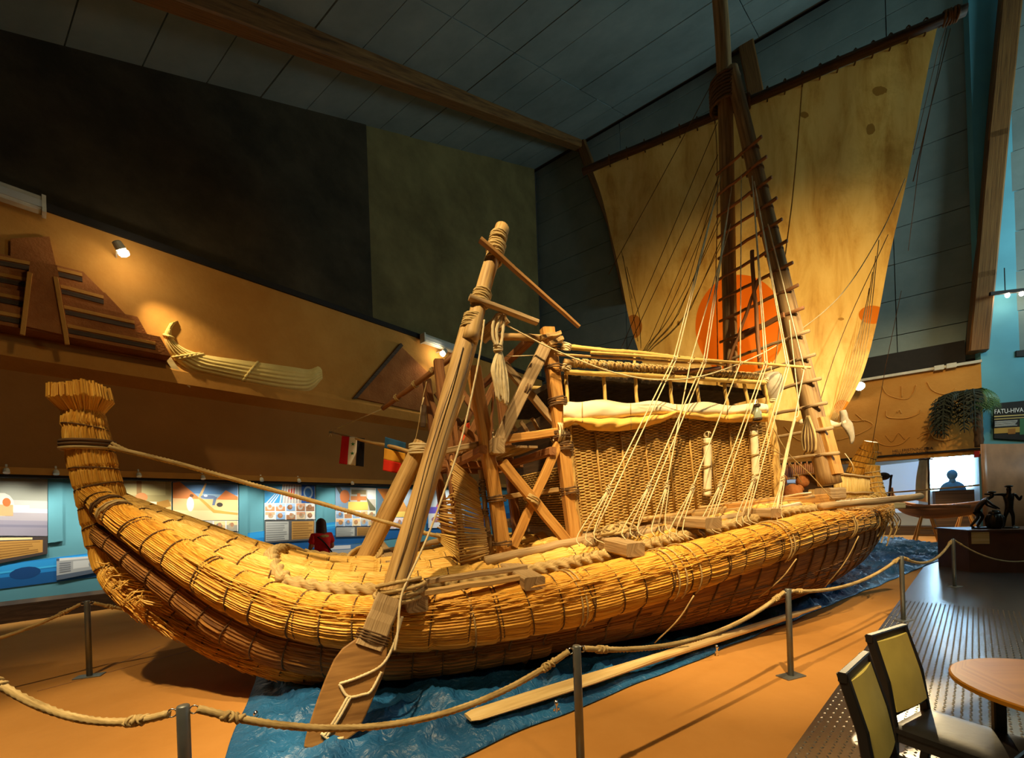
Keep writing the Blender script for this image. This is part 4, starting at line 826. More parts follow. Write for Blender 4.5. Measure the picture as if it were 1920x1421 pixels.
for x in (1191, 1256, 1353): bam((x - 2, 650 + (x - 1060) * .1), (x, 700 + (x - 1060) * .05), .018, VW - .04, name='bamboo_post')
for x, y in ((1062, 650), (1062, 690), (1131, 688), (1191, 690), (1256, 694), (1330, 700), (1433, 712)): lash(pv(x, y, VW - .1), Z + BU * .3, .055, 4, mat='rope_pale', rr=.010)
pole('roof_pole', pv(1240, 700, VW - .1), pv(1350, 690, VW - .2), .03, 'wood_red'); pole('roof_pole', B(ru0, .3, 3.75), B(ru1, .3, 3.8), .035, 'bamboo'); pole('roof_pole', B(ru0, 1.4, 3.7), B(ru1, 1.4, 3.75), .035, 'bamboo')
# rolled canvas curtain: white upper sheet, yellow hanging fold
n1, n2 = 90, 14; P = np.zeros((n1, n2, 3)); Q = np.zeros((n1, n2, 3))
for i in range(n1):
    f = i / (n1 - 1); x = 1056 + 384 * f; yt = 752 + 8 * f + 3 * math.sin(f * 25); yb = 792 - 16 * f + 4 * math.sin(f * 9 + 1)
    for j in range(n2):
        h = j / (n2 - 1); bul = .10 * math.sin(math.pi * h) + .025 * noise.noise((f * 14, h * 3, 2)); P[i, j] = pv(x, yt + (yb - yt) * h, VW - .06 - bul)
    fold = [(0, 806), (.06, 790), (.12, 805), (.25, 808), (.38, 802), (.48, 790), (.56, 776), (.62, 784), (.8, 791), (1, 789)]; yb2 = np.interp(f, *zip(*fold)); yt2 = np.interp(f, [0, .3, .5, .56, .7, 1], [782, 784, 776, 768, 776, 774])
    for j in range(n2):
        h = j / (n2 - 1); bul = .13 * math.sin(math.pi * min(1, h * .9 + .05)) + .035 * noise.noise((f * 9, h * 2.5, 7)) + .02 * math.sin(f * 60 + h * 4); Q[i, j] = pv(x, yt2 + (yb2 - yt2) * h, VW - .07 - bul)
g = G(); g.grid(P[:, ::-1]); o = g.build('canvas_curtain', 'canvas_white', BOAT, smooth=True)
for oo in (o,): md = oo.modifiers.new('thickness', 'SOLIDIFY'); md.thickness = .012
g = G(); g.grid(Q[:, ::-1]); o2 = g.build('canvas_fold', 'canvas_yellow', o, smooth=True); md = o2.modifiers.new('thickness', 'SOLIDIFY'); md.thickness = .012
for f in (.10, .33, .555, .80): 
    i = int(f * (n1 - 1)); g = G(); g.tube(np.concatenate([P[i] - BV * .014, Q[i] - BV * .02]), .008, 5); g.build('curtain_tie', 'rope', o, smooth=True)
# pale rolled mats hanging on the wicker wall
for x0, y0, x1, y1, lb in ((1326, 822, 1326, 930, 'longer pale rolled mat hanging on the middle of the wicker wall'), (1413, 808, 1417, 900, 'shorter pale rolled mat hanging at the far end of the wicker wall')):
    p, q = pv(x0, y0, VW - .1), pv(x1, y1, VW - .1); t = thing('rolled_mat', lb, 'mat', q); g = G(); g.tube(resample(cr([p, (p + q) / 2 + BU * .01, q], 6), .03), .055, 12, mod=lambda s_, th: 1 + .06 * np.sin(s_ * 40) * np.cos(th * 3)); g.build('mat_roll', 'canvas_white', t, smooth=True)
    for f in (.1, .5, .9): lash(p + (q - p) * f, q - p, .058, 2, t, 'rope', .008, name='mat_tie')
    lash(p + up_(.06), BU, .04, 2, t, 'rope_pale', .008, name='hanger')
# ---------------------------------------------------------------- mast, ladder, yard, sail
UM = 10.0; footN = pv(1556, 908, -1.15); apN = pu(1376, 150, UM); footF = pu(1376, 945, UM); apF = pu(1358, 140, UM); topF = pu(1347, -40, UM)
mastN = cr([footN, footN + (apN - footN) * .33, footN + (apN - footN) * .66, apN, apN + (apN - footN) * .03], 8); mastF = cr([footF, (footF + apF) / 2, apF, topF], 8)
def leg(path, r0, r1, mat):
    g = G(); m = len(path); g.tube(resample(path, .2), np.linspace(r0, r1, len(resample(path, .2))), 14, mod=lambda s_, th: 1 + .03 * np.sin(th * 5 + s_ * .6)); return g.build('mast_leg', mat, BOAT, smooth=True)
legN = leg(mastN, .17, .12, 'mast_wood'); legF = leg(mastF, .13, .14, 'mast_wood')
timber('mast_foot', footN + up_(-.16) - BU * .2, footN + up_(-.16) + BU * .2, .26, .2, 'wood_weathered', Z); timber('mast_cheek', footN + (apN - footN) * .02 - BV * .16, footN + (apN - footN) * .14 - BV * .14, .22, .08, 'wood_warm', BV)
zs = np.linspace(2.55, 9.4, 17)
for k, z in enumerate(zs):
    fN = (z - footN[2]) / (apN[2] - footN[2]); fF = (z - footF[2]) / (apF[2] - footF[2]); a = footN + (apN - footN) * fN; b = footF + (apF - footF) * fF; d = nrm(b - a)
    if z > 8.8: continue
    pole('ladder_rung', a - d * .32 - BU * .14, b + d * .12 - BU * .14, .032, 'wood_red' if z > 5 else 'wood_weathered', r2=.028)
    lash(a - BU * .02, Z, .15, 2, mat='rope_dark', rr=.010)
pole('mast_spar', pu(1362, 690, 9.8), pu(1425, 520, 9.8), .03, 'wood_red'); pole('mast_spar', pu(1410, 470, 9.8), pu(1425, 690, 9.8), .035, 'wood_red')
timber('mast_brace', pu(1376, 640, 9.85), pu(1470, 590, 9.85), .09, .05, 'wood_red', BU)
lash(apF - up_(.4), Z, .27, 8, mat='rope_dark', rr=.03, pitch=.07)
# yard
yM = at(1390, 195, float((apN[1] + .30))); yd = flat(np.array([-.879, .478, 0]))
def yard_at(px, py):   # place along the yard for a pixel column
    r = ray(px, py); A = np.array([[yd[0], -r[0]], [yd[1], -r[1]]]); s_, t_ = np.linalg.solve(A, OC[:2] - yM[:2]); return OC + t_ * r
yL, yR = yard_at(1093, 322), yard_at(1812, 18); yn = np.array([yd[1], -yd[0], 0]); yn = yn if yn @ (OC - yM) > 0 else -yn
yard = pole('yard', yL, yR, .085, 'wood_dark', r2=.085, warp=.02)
lash(yR + (yL - yR) * .03, yL - yR, .10, 5, mat='rope_dark', rr=.02, pitch=.04); lash(yM, yd, .12, 6, mat='rope_dark', rr=.03, pitch=.05)
def onY(px, py, off=0.): return onplane(px, py, yM - yn * (.10 - off), yn)
Ledge = [(1112, 322), (1128, 368), (1148, 450), (1164, 520), (1180, 600), (1196, 655), (1212, 700), (1228, 740)]
Redge = [(1757, 52), (1738, 140), (1704, 320), (1668, 480), (1645, 600), (1618, 700), (1585, 765), (1553, 795)]
Le = cr([(*p, 0) for p in Ledge], 10); Re = cr([(*p, 0) for p in Redge], 10)
ns, nt_ = 90, 80; tt = np.linspace(0, 1, ns); q = np.linspace(0, 1, len(Le)); Le = np.stack([np.interp(tt, q, Le[:, k]) for k in range(2)], -1); Re = np.stack([np.interp(tt, q, Re[:, k]) for k in range(2)], -1)
S = np.zeros((ns, nt_, 3)); U = np.zeros((ns, nt_, 2))
for i in range(ns):
    f = tt[i]
    for j in range(nt_):
        h = j / (nt_ - 1); p2 = Le[i] * (1 - h) + Re[i] * h; y = p2[1] + 10 * math.sin(math.pi * h) * f * f
        off = -.30 * math.sin(math.pi * min(1, f * 1.02)) * math.sin(math.pi * h) + .03 * noise.noise((f * 3, h * 7, 3))
        fd = max(0, f - .55) / .45; off += fd * .09 * math.sin(h * 46 + f * 3) * h ** 1.5 + .02 * math.sin(h * 30) * (1 - abs(f - .5))
        S[i, j] = onY(p2[0], y, off); U[i, j] = (p2[0] / 1000., y / 1000.)
g = G(); g.grid(S, U=U)
def sailmat():
    m, nt, b = newmat('sail_cloth'); tc = N(nt, 'ShaderNodeTexCoord'); sp_ = N(nt, 'ShaderNodeSeparateXYZ'); nt.links.new(tc.outputs['UV'], sp_.inputs[0])
    mp = N(nt, 'ShaderNodeMapping'); mp.inputs['Scale'].default_value = (26, 7, 1); nt.links.new(tc.outputs['UV'], mp.inputs[0])
    nz = N(nt, 'ShaderNodeTexNoise', i_Scale=1.0, i_Detail=7.0, i_Roughness=.65, i_Distortion=.4); nt.links.new(mp.outputs[0], nz.inputs[0])
    r = ramp(nt, [(.25, (.40, .23, .07)), (.42, (.64, .44, .17)), (.55, (.74, .56, .25)), (.8, (.82, .66, .34))]); nt.links.new(nz.outputs[0], r.inputs[0]); cur = r.outputs[0]
    sh_ = N(nt, 'ShaderNodeTexNoise', i_Scale=70.0, i_Detail=3.0); nt.links.new(tc.outputs['UV'], sh_.inputs[0]); st2 = N(nt, 'ShaderNodeTexNoise', i_Scale=5.0, i_Detail=6.0, i_Roughness=.7); nt.links.new(tc.outputs['UV'], st2.inputs[0])
    sr_ = ramp(nt, [(.52, (1, 1, 1)), (.70, (.62, .50, .34))]); nt.links.new(st2.outputs[0], sr_.inputs[0]); m0 = N(nt, 'ShaderNodeMix', data_type='RGBA', blend_type='MULTIPLY'); m0.inputs['Factor'].default_value = .8; nt.links.new(cur, m0.inputs['A']); nt.links.new(sr_.outputs[0], m0.inputs['B']); cur = m0.outputs['Result']
    def circ(cx, cy, rx, ry, col, rough=False):
        nonlocal cur
        def lin(o, c, s):
            a = N(nt, 'ShaderNodeMath', operation='SUBTRACT'); nt.links.new(o, a.inputs[0]); a.inputs[1].default_value = c / 1000
            d = N(nt, 'ShaderNodeMath', operation='DIVIDE'); nt.links.new(a.outputs[0], d.inputs[0]); d.inputs[1].default_value = s / 1000
            p = N(nt, 'ShaderNodeMath', operation='MULTIPLY'); nt.links.new(d.outputs[0], p.inputs[0]); nt.links.new(d.outputs[0], p.inputs[1]); return p.outputs[0]
        ad = N(nt, 'ShaderNodeMath', operation='ADD'); nt.links.new(lin(sp_.outputs[0], cx, rx), ad.inputs[0]); nt.links.new(lin(sp_.outputs[1], cy, ry), ad.inputs[1])
        if rough:
            ml = N(nt, 'ShaderNodeMath', operation='MULTIPLY'); nt.links.new(sh_.outputs[0], ml.inputs[0]); ml.inputs[1].default_value = 2.2; a2 = N(nt, 'ShaderNodeMath', operation='MULTIPLY'); nt.links.new(ad.outputs[0], a2.inputs[0]); nt.links.new(ml.outputs[0], a2.inputs[1]); ad = a2
        lt = N(nt, 'ShaderNodeMath', operation='LESS_THAN'); nt.links.new(ad.outputs[0], lt.inputs[0]); lt.inputs[1].default_value = 1.0
        mx = N(nt, 'ShaderNodeMix', data_type='RGBA'); nt.links.new(lt.outputs[0], mx.inputs['Factor']); nt.links.new(cur, mx.inputs['A']); mx.inputs['B'].default_value = (*col, 1); cur = mx.outputs['Result']
    circ(1388, 612, 84, 97, (.72, .17, .015)); circ(1636, 590, 26, 17, (.55, .17, .02)); circ(1188, 612, 16, 22, (.40, .17, .05)); circ(1580, 764, 16, 14, (.62, .22, .03))
    for cx, cy, rx, ry in ((1632, 242, 9, 10), (1648, 170, 14, 9), (1577, 598, 6, 3), (1497, 605, 4, 12), (1508, 215, 8, 7), (1272, 606, 3, 5)): circ(cx, cy, rx, ry, (.34, .20, .065), True)
    nt.links.new(cur, b.inputs['Base Color']); b.inputs['Roughness'].default_value = .9; b.inputs['Specular IOR Level'].default_value = .1
    tl = N(nt, 'ShaderNodeBsdfTranslucent'); mt_ = N(nt, 'ShaderNodeMix', data_type='RGBA', blend_type='MULTIPLY'); mt_.inputs['Factor'].default_value = 1; nt.links.new(cur, mt_.inputs['A']); mt_.inputs['B'].default_value = (1, .78, .40, 1); nt.links.new(mt_.outputs['Result'], tl.inputs[0]); ms = N(nt, 'ShaderNodeMixShader'); ms.inputs[0].default_value = .45; nt.links.new(b.outputs[0], ms.inputs[1]); nt.links.new(tl.outputs[0], ms.inputs[2]); nt.links.new(ms.outputs[0], nt.nodes['Material Output'].inputs[0])
    bp = N(nt, 'ShaderNodeBump', i_Strength=.25, i_Distance=.03); nt.links.new(nz.outputs[0], bp.inputs['Height']); nt.links.new(bp.outputs[0], b.inputs['Normal'])
sailmat()
sail = g.build('sail', 'sail_cloth', BOAT, smooth=True); sail['label'] = 'tall stained cream sail with a big orange sun disc'; pass
for j in range(4, nt_ - 2, 4):
    lash(S[0, j] + up_(.06) + yn * .04, yd, .12, 1, mat='rope_dark', rr=.014, name='yard_lashing')
for k in (0.36, .62): 
    j = int(k * (nt_ - 1)); g = G(); g.tube(S[:, j] + yn * .012, .012, 5); g.build('sail_seam', 'sail_cloth' if False else 'rope', sail, smooth=True)
# gathered foot of the sail
fb = [pu(1500, 792, 10.9), pu(1530, 790, 10.9), pu(1552, 794, 10.9), pu(1570, 798, 10.9), pu(1590, 792, 10.9)]
g = G(); g.tube(resample(cr(fb, 8), .06), .06, 12, mod=lambda s_, th: 1 + .25 * np.sin(th * 3 + s_ * 20) * np.sin(s_ * 9)); g.build('sail_foot_bundle', 'canvas_white', BOAT, smooth=True)
fb = [pu(1580, 770, 10.9), pu(1585, 790, 10.9), pu(1592, 806, 10.9), pu(1597, 818, 10.9), pu(1596, 832, 10.9)]
g = G(); g.tube(resample(cr(fb, 8), .06), np.interp(np.linspace(0, 1, len(resample(cr(fb, 8), .06))), [0, .5, 1], [.05, .075, .02]), 12, mod=lambda s_, th: 1 + .25 * np.sin(th * 3 + s_ * 16) * np.sin(s_ * 7)); g.build('sail_foot_bundle', 'sack', BOAT, smooth=True)
# ---------------------------------------------------------------- rigging
RG = []
def line(pts, r=.012, mat='rope', n=6): 
    r = r * .66; g = G(); g.tube(pts, r, n); return g.build('rigging_line', mat, BOAT, smooth=True)
mt = lambda f: footF + (topF - footF) * f
# shrouds: mast -> outrigger rail -> near gunwale
gz = lambda u: B(u, -.80 * float(half(u)), float(zg(u)) + .30)
for (xm, ym, xr, yr, xb, yb, dbl) in ((1352, 330, 1263, 672, 1099, 1000, 2), (1372, 350, 1319, 677, 1182, 990, 2), (1390, 330, 1388, 681, 1268, 993, 1), (1410, 330, 1434, 681, 1322, 985, 2), (1414, 340, 1475, 686, 1392, 968, 2), (1440, 420, 1508, 690, 1455, 965, 1), (1370, 420, 1295, 677, 1235, 985, 1)):
    a = pu(xm, ym, UM - .15); b = pv(xr, yr, VW - .27); c = pv(xb, yb, -1.75)
    for k in range(dbl):
        o_ = BU * (.05 * k); line(np.concatenate([cr([a, b + o_], 6), cr([b + o_, c + o_ * 2.2], 8)[1:]]), .013, 'rope_pale')
    lash(b, BU, .026, 3, mat='rope_pale', rr=.006); lash(c + (b - c) * .22, b - c, .022, 5, mat='rope_pale', rr=.006)
    for k in range(3): line(cr([c + (b - c) * .22 + BU * .02 * k, c + BU * (.10 * k - .1), c + up_(-.12) + BU * (.16 * k - .16) - BV * .12], 4), .010, 'rope_pale')
line(cr([pv(1490, 785, -1.5), pv(1470, 870, -1.6), pv(1456, 962, -1.75)], 6), .03, 'rope_pale'); line(cr([pv(1480, 600, -1.2), pv(1497, 760, -1.45), pv(1490, 785, -1.5)], 6), .012, 'rope_pale')
# backstays fanning from the mast to the far side behind the cabin
for (xm, ym, xb, yb, r) in ((1343, 140, 1165, 470, .013), (1345, 230, 1170, 640, .012), (1346, 290, 1176, 655, .012), (1348, 330, 1205, 668, .012), (1350, 360, 1214, 670, .012), (1350, 400, 1235, 675, .013), (1352, 410, 1228, 675, .011), (1352, 450, 1250, 676, .013), (1354, 455, 1242, 676, .011), (1356, 300, 1248, 672, .011)):
    a = pu(xm, ym, UM); b = pv(xb, yb, 2.2); line(cr([a, (a + b) / 2 + up_(-.03), b + (b - a) * .15], 5), r, 'rope_dark')
for xa, ya, xb, yb in ((1168, 480, 1196, 640), (1175, 500, 1215, 655), (1165, 470, 1185, 560)): line([pv(xa, ya, 2.2), pv(xb, yb, 2.2)], .010, 'rope_dark')
# sheet from the steering frame sagging up to the sail edge
sh = cr([pv(950, 610, -1.3), pv(1040, 656, -1.35), pv(1150, 698, -1.4), pv(1245, 712, -1.45), pv(1345, 697, -1.5), onY(1460, 645, .9), onY(1570, 560, .6), onY(1650, 440, .25), onY(1697, 335, .05)], 10)
line(sh, .014, 'rope_pale')
line(cr([pv(1560, 905, -1.0), pv(1620, 720, -.6), onY(1697, 340, .1)], 8) if False else cr([pu(1505, 860, 10.1), onY(1575, 640, .5), onY(1665, 440, .2)], 6), .010, 'rope_dark')
line([yard_at(1782, 48) + up_(-.05), onY(1745, 200, .3), onY(1712, 340, .4)], .012, 'rope_dark'); line([yard_at(1775, 48) + up_(-.05), onY(1724, 300, .5), at(1703, 470, 9.0)], .009, 'rope_dark')
line([at(1690, 545, 9.3), at(1660, 690, 9.6), pu(1636, 830, 13.7)], .009, 'rope_dark'); line([yR + (yL - yR) * .03, at(1760, 90, 8.3), at(1712, 290, 8.8)], .009, 'rope_dark')
for k in range(6): line(cr([onY(1558 + 2 * k, 788, .12), onY(1590 + 6 * k, 690 - 4 * k, .16), onY(1618 + 6 * k, 600 - 30 * k, .14)], 5), .010, 'rope')
line([pv(1045, 664, -1.1), pv(960, 668, -1.0), pv(946, 668, -.9)], .009, 'rope_pale'); line(cr([pv(1503, 905, -1.2), pv(1475, 860, -1.4), pv(1440, 840, -1.5)], 5), .010, 'rope'); line(cr([pv(1560, 935, -1.4), pv(1520, 890, -1.3), pv(1478, 850, -1.3), pv(1448, 800, -1.3)], 6), .012, 'rope')
line(cr([pu(1584, 850, 10.9), pu(1598, 870, 10.9), pu(1600, 885, 11.0)], 4), .012, 'rope_pale'); pole('mast_strut', pu(1550, 797, 10.8), pu(1577, 885, 11.2), .035, 'wood_red')
# ropes hanging over the near roll
for u, dv in ((5.75, .0), (5.85, .02), (6.05, .0), (7.55, .0), (7.62, .02), (9.2, .0), (9.28, .02), (10.4, .0), (4.6, .0), (4.65, .01), (3.55, 0)):
    R = float(rg(u)) + .02; pts = [B(u + .01 * k, -.93 * float(half(u)) - math.cos(t_) * R, float(zg(u)) + math.sin(t_) * R) for k, t_ in enumerate(np.linspace(2.2, -1.0, 12))]
    line(pts, .014, 'rope', 6)
for u, ln in ((6.0, .55), (7.7, .5), (9.4, .75)):
    p = B(u, -.98 * float(half(u)) - float(rg(u)) * .7, float(zg(u)) - float(rg(u)) * .8); line(cr([p, p + BU * -.12 + up_(-ln * .5) + BV * .12, p + BU * -.30 + up_(-ln) + BV * .3], 5), .012, 'rope')
# ================================================================== oars, flags and gear on the boat
def shaft(name, pts, r0, r1, mat, t, n=14):
    P = resample(cr(pts, 8), .09); g = G(); g.tube(P, np.linspace(r0, r1, len(P)), n, mod=lambda s_, th: 1 + .03 * np.sin(th * 4 + s_ * 2) + .015 * np.sin(th * 9 + s_)); return g.build(name, mat, t, smooth=True)
# near steering oar
gO = pv(742, 1098, -1.92); topO = pv(882, 618, -1.42); t = thing('steering_oar', 'tall near steering oar with a broad brown blade resting on the blue sheet', 'oar', gnd(615, 1400))
low = pv(728, 1180, -2.12)
shaft('oar_shaft', [topO, pv(812, 860, -1.66), gO, pv(737, 1125, -1.98)], .115, .105, 'wood_pole', t)
shaft('oar_upper_spar', [pv(942, 426, -1.30), pv(910, 528, -1.36), pv(880, 640, -1.52)], .082, .088, 'wood_pole', t)
g = G(); g.tube([topO + (topO - gO) * .0, topO + (topO - gO) * .004], [.108, .085], 14); g.build('shaft_socket', 'wood_dark', t)
# crack lines on the shaft
for off in (-.05, .05):
    P = [topO * (1 - f) + gO * f - BV * (.108) + BU * (off + .015 * math.sin(f * 9)) for f in np.linspace(.1, .97, 18)]; g = G(); g.tube(P, .006, 4); g.build('shaft_crack', 'wood_dark', t)
# blade neck and blade
bA = pv(722, 1140, -2.10); bB = pv(705, 1205, -2.22); bE = gnd(612, 1402, .06)
ax = nrm(bE - bA); sd = nrm(BU * .96 - ax * (BU @ ax)); sd = nrm(sd - (sd @ ax) * ax); bn = np.cross(ax, sd); bn = bn if bn @ (OC - bE) > 0 else -bn
timber('blade_neck', bA - ax * .10, bA + ax * .34, .22, .10, 'wood_weathered', bn, t, warp=.004)
Lb = np.linalg.norm(bE - bA); prof = [(.22, .10, .11), (.29, .13, .15), (.37, .19, .185), (.46, .215, .195), (.60, .215, .19), (.74, .205, .185), (.86, .19, .17), (.93, .18, .11), (.98, .17, -.02), (1.03, .155, -.10)]
Lft = [bA + ax * Lb * f - sd * a for f, a, b in prof]; Rgt = [bA + ax * Lb * f + sd * b for f, a, b in prof]
out = Lft + Rgt[::-1]; g = G(); g.prism([p + bn * .028 for p in out], -bn * .056); bl = g.build('oar_blade', 'wood_oar', t)
md = bl.modifiers.new('bevel', 'BEVEL'); md.width = .012; md.segments = 2
for f in (.20, .22, .24, .26): 
    c = bA + ax * Lb * f; th = np.linspace(0, 6.283, 20, endpoint=False); g = G(); g.tube(c + np.cos(th)[:, None] * sd * .135 + np.sin(th)[:, None] * bn * .068, .007, 5, closed=True); g.build('neck_binding', 'rope_dark', t, smooth=True)
def bpt(a, b): return bA + ax * Lb * a + sd * b + bn * .045
for pts in ([bpt(.02, .16), bpt(.25, .18), bpt(.40, .15), bpt(.52, .02), bpt(.60, -.10)], [bpt(.60, -.10), bpt(.66, .0), bpt(.62, .10), bpt(.58, .15), bpt(.44, .17)], [bpt(.66, 0), bpt(.80, -.02), bpt(.93, -.05)], [bpt(.66, .02), bpt(.80, .0), bpt(.93, -.03)], [bpt(.92, -.08), bpt(.94, 0), bpt(.91, .09)]):
    g = G(); P = resample(cr(pts, 6), .012); g.tube(P, .0105, 8, mod=strands(3, .06)); g.build('blade_rope', 'rope_pale', t, smooth=True)
for (x, y, r_, k, v_) in ((934, 447, .095, 4, -1.31), (930, 466, .10, 6, -1.33), (927, 484, .095, 4, -1.34), (902, 560, .10, 7, -1.40), (885, 607, .105, 8, -1.44)): lash(pv(x, y, v_), pv(942, 426, -1.3) - pv(880, 640, -1.5), r_, k, t, 'rope', .012, .022)
# tillers
timber('tiller', pv(900, 449, -1.45), pv(1086, 613, -1.5), .045, .075, 'wood_oar', BV, t, w2=.03, h2=.05); timber('tiller', pv(880, 557, -1.5), pv(1008, 605, -1.5), .045, .085, 'wood_weathered', BV, t)
# rope lashing where the oar crosses the gunwale
for k in range(5):
    th = np.linspace(0, 6.283, 26, endpoint=False); c = pv(748 + 6 * (k % 2), 1092 + 8 * k, -1.95); a = nrm(BU + up_(.12)); b = nrm(BV + up_(.18 * (k % 3 - 1))); g = G(); g.tube(resample(np.concatenate([q_ := c + np.cos(th)[:, None] * a * (.19 + .012 * (k % 3)) + np.sin(th)[:, None] * b * .155, q_[:1]]), .02)[:-1], .017, 8, closed=True, mod=strands(3, .09, .3)); g.build('gunwale_lashing', 'rope', t, smooth=True)
# line down the oar
PW = .6; P = resample(cr([pv(908, 600, -1.5), pv(903, 640, -1.55), pv(893, 700, -1.58), pv(866, 820, -1.72), pv(830, 930, -1.85), pv(800, 1010, -1.95), pv(770, 1075, -2.08), pv(752, 1120, -2.16), pv(745, 1190, -2.3), pv(740, 1220, -2.34)], 6), .014); g = G(); g.tube(P, .0095, 8, mod=strands(3, .05)); g.build('oar_line', 'rope_pale', t, smooth=True)
# far steering oar
t = thing('steering_oar', 'far steering oar shaft leaning beyond the near one', 'oar', pv(680, 1055, .55))
shaft('oar_shaft', [pv(792, 830, .5), pv(735, 945, .55), pv(682, 1052, .6), pv(670, 1075, .62)], .125, .13, 'wood_pole', t)
for k in range(6):
    th = np.linspace(0, 6.283, 22, endpoint=False); c = pv(684 - 2 * k, 1040 + 4 * k, .5); a = nrm(BU * .9 + up_(.2)); b = nrm(BV * .5 + up_(.6)); g = G(); g.tube(c + np.cos(th)[:, None] * a * (.24 - .01 * k) + np.sin(th)[:, None] * b * (.16 + .015 * k), .024, 7, closed=True); g.build('gunwale_lashing', 'rope', t, smooth=True)
lash(pv(786, 842, .45), Z, .14, 5, t, 'rope_pale', .02, .03)
# flag boom, sprit
pole('flag_boom', pv(618, 810, 1.9), pv(789, 851, .6), .014, 'wood_pole', r2=.035); pole('sprit', pv(717, 766, 1.2), pv(852, 665, .3), .038, 'wood_red', r2=.045)
line([pv(718, 766, 1.2), pv(618, 809, 1.9)], .011, 'rope_pale')
for f in (.2, .45, .7): lash(pv(717 + 135 * f, 766 - 101 * f, 1.2 - .9 * f), pv(852, 665, .3) - pv(717, 766, 1.2), .05, 3, mat='rope', rr=.010)
for dx, dy in ((-4, 6), (-2, 9), (3, 8)): line([pv(619, 810, 1.9), pv(619 + dx, 810 + dy, 1.9)], .006, 'rope_pale')
line(cr([pv(800, 715, .3), pv(792, 752, .3), pv(780, 820, .4), pv(757, 890, .6)], 5), .009, 'rope'); line(cr([pv(795, 745, .28), pv(789, 770, .3), pv(794, 790, .3)], 4), .012, 'rope_pale')
timber('pulley_block', pv(795, 760, .25), pv(793, 800, .25), .07, .06, 'wood_dark', BV)
def flag(name, label, q, stripes, v, vert, marks=()):
    """q: pixel corners TL TR BR BL; stripes: colours; vert: stripes run downwards"""
    base = pv(*q[3], v); n = 25; mm = 25; P = np.zeros((n, mm, 3))
    for i in range(n):
        for j in range(mm):
            a, b = i / (n - 1), j / (mm - 1); x = (q[0][0] * (1 - a) + q[1][0] * a) * (1 - b) + (q[3][0] * (1 - a) + q[2][0] * a) * b; y = (q[0][1] * (1 - a) + q[1][1] * a) * (1 - b) + (q[3][1] * (1 - a) + q[2][1] * a) * b
            P[i, j] = pv(x, y, v + .035 * math.sin(a * 8 + b * 2) * (.3 + b))
    o = None; t = thing(name, label, 'flag', base); k = len(stripes)
    for s_, c in enumerate(stripes):
        i0 = round(s_ * (n - 1) / k); i1 = round((s_ + 1) * (n - 1) / k) + 1; g = G(); g.grid((P[i0:i1] if vert else P[:, i0:i1])[:, ::-1], c); o = g.build('stripe', 'cloth_print', t, smooth=True); md = o.modifiers.new('thickness', 'SOLIDIFY'); md.thickness = .006
    for a, b, r_, c in marks:
        ctr = P[int(a * (n - 1)), int(b * (mm - 1))] - BV * .012; st = [ctr + (BU * math.cos(math.pi / 2 + k_ * math.pi / 5) + Z * math.sin(math.pi / 2 + k_ * math.pi / 5)) * (r_ if k_ % 2 == 0 else r_ * .42) for k_ in range(10)]
        g = G(); g.prism(st, BV * .006, c); g.build('star', 'cloth_print', t)
    return t
flag('striped_flag', 'flag of red, white and black stripes with two stars hanging from the boom', ((641, 817), (684, 822), (682, 875), (636, 869)), [(.50, .012, .015), (.78, .72, .58), (.012, .012, .02)], 1.5, True, ((.5, .28, .035, (.05, .22, .08)), (.5, .62, .035, (.05, .22, .08))))
flag('striped_flag', 'flag of blue, yellow and red bands hanging nearest the far steering oar', ((722, 819), (761, 830), (759, 890), (718, 882)), [(.03, .12, .26), (.82, .40, .04), (.72, .03, .012)], 1.0, False)
for q, lb, v in ((((868, 796), (880, 792), (884, 822), (862, 828)), 'small orange-red cloth hanging high behind the steering frame', .2), (((905, 852), (926, 850), (926, 876), (906, 876)), 'small red cloth with pale stripes behind the stick screen', .0)):
    flag('hanging_cloth', lb, q, [(.75, .07, .02), (.7, .06, .03), (.75, .09, .02)] if v else [(.6, .03, .03), (.7, .5, .4), (.6, .03, .03)], v, False)
# coil of pale rope hanging from the top block
t = thing('rope_coil', 'long hank of pale rope hanging from the block on top of the steering frame', 'rope', pv(938, 756, -1.42)); rnd = random.Random(21)
for k in range(11):
    x = 922 + 2.4 * k * .8; b = 735 + rnd.uniform(-8, 22); P = cr([pv(936, 652, -1.42), pv(x + 1, 690, -1.44 - .01 * (k % 3)), pv(x + 4 + rnd.uniform(-2, 2), 715, -1.45), pv(x + 8, b, -1.43), pv(x + 11, b - 8, -1.40), pv(x + 8, 700, -1.38), pv(937, 652, -1.38)], 5); P = resample(P, .02); g = G(); g.tube(P, .016, 7, mod=strands(3, .07)); g.build('rope_turn', 'rope_pale', t, smooth=True)
for pts in ([(930, 648), (924, 630), (926, 600), (936, 588), (944, 598), (942, 630), (939, 650)], [(934, 648), (931, 620), (938, 598), (948, 592)]):
    P = resample(cr([pv(x, y, -1.46) for x, y in pts], 6), .018); g = G(); g.tube(P, .017, 7, mod=strands(3, .07)); g.build('rope_loop', 'rope_pale', t, smooth=True)
lash(pv(934, 652, -1.42), Z, .045, 4, t, 'rope_pale', .013, name='rope_wrap')
pole('hook_stick', pv(925, 730, -1.3), pv(921, 835, -1.2), .016, 'wood_red')
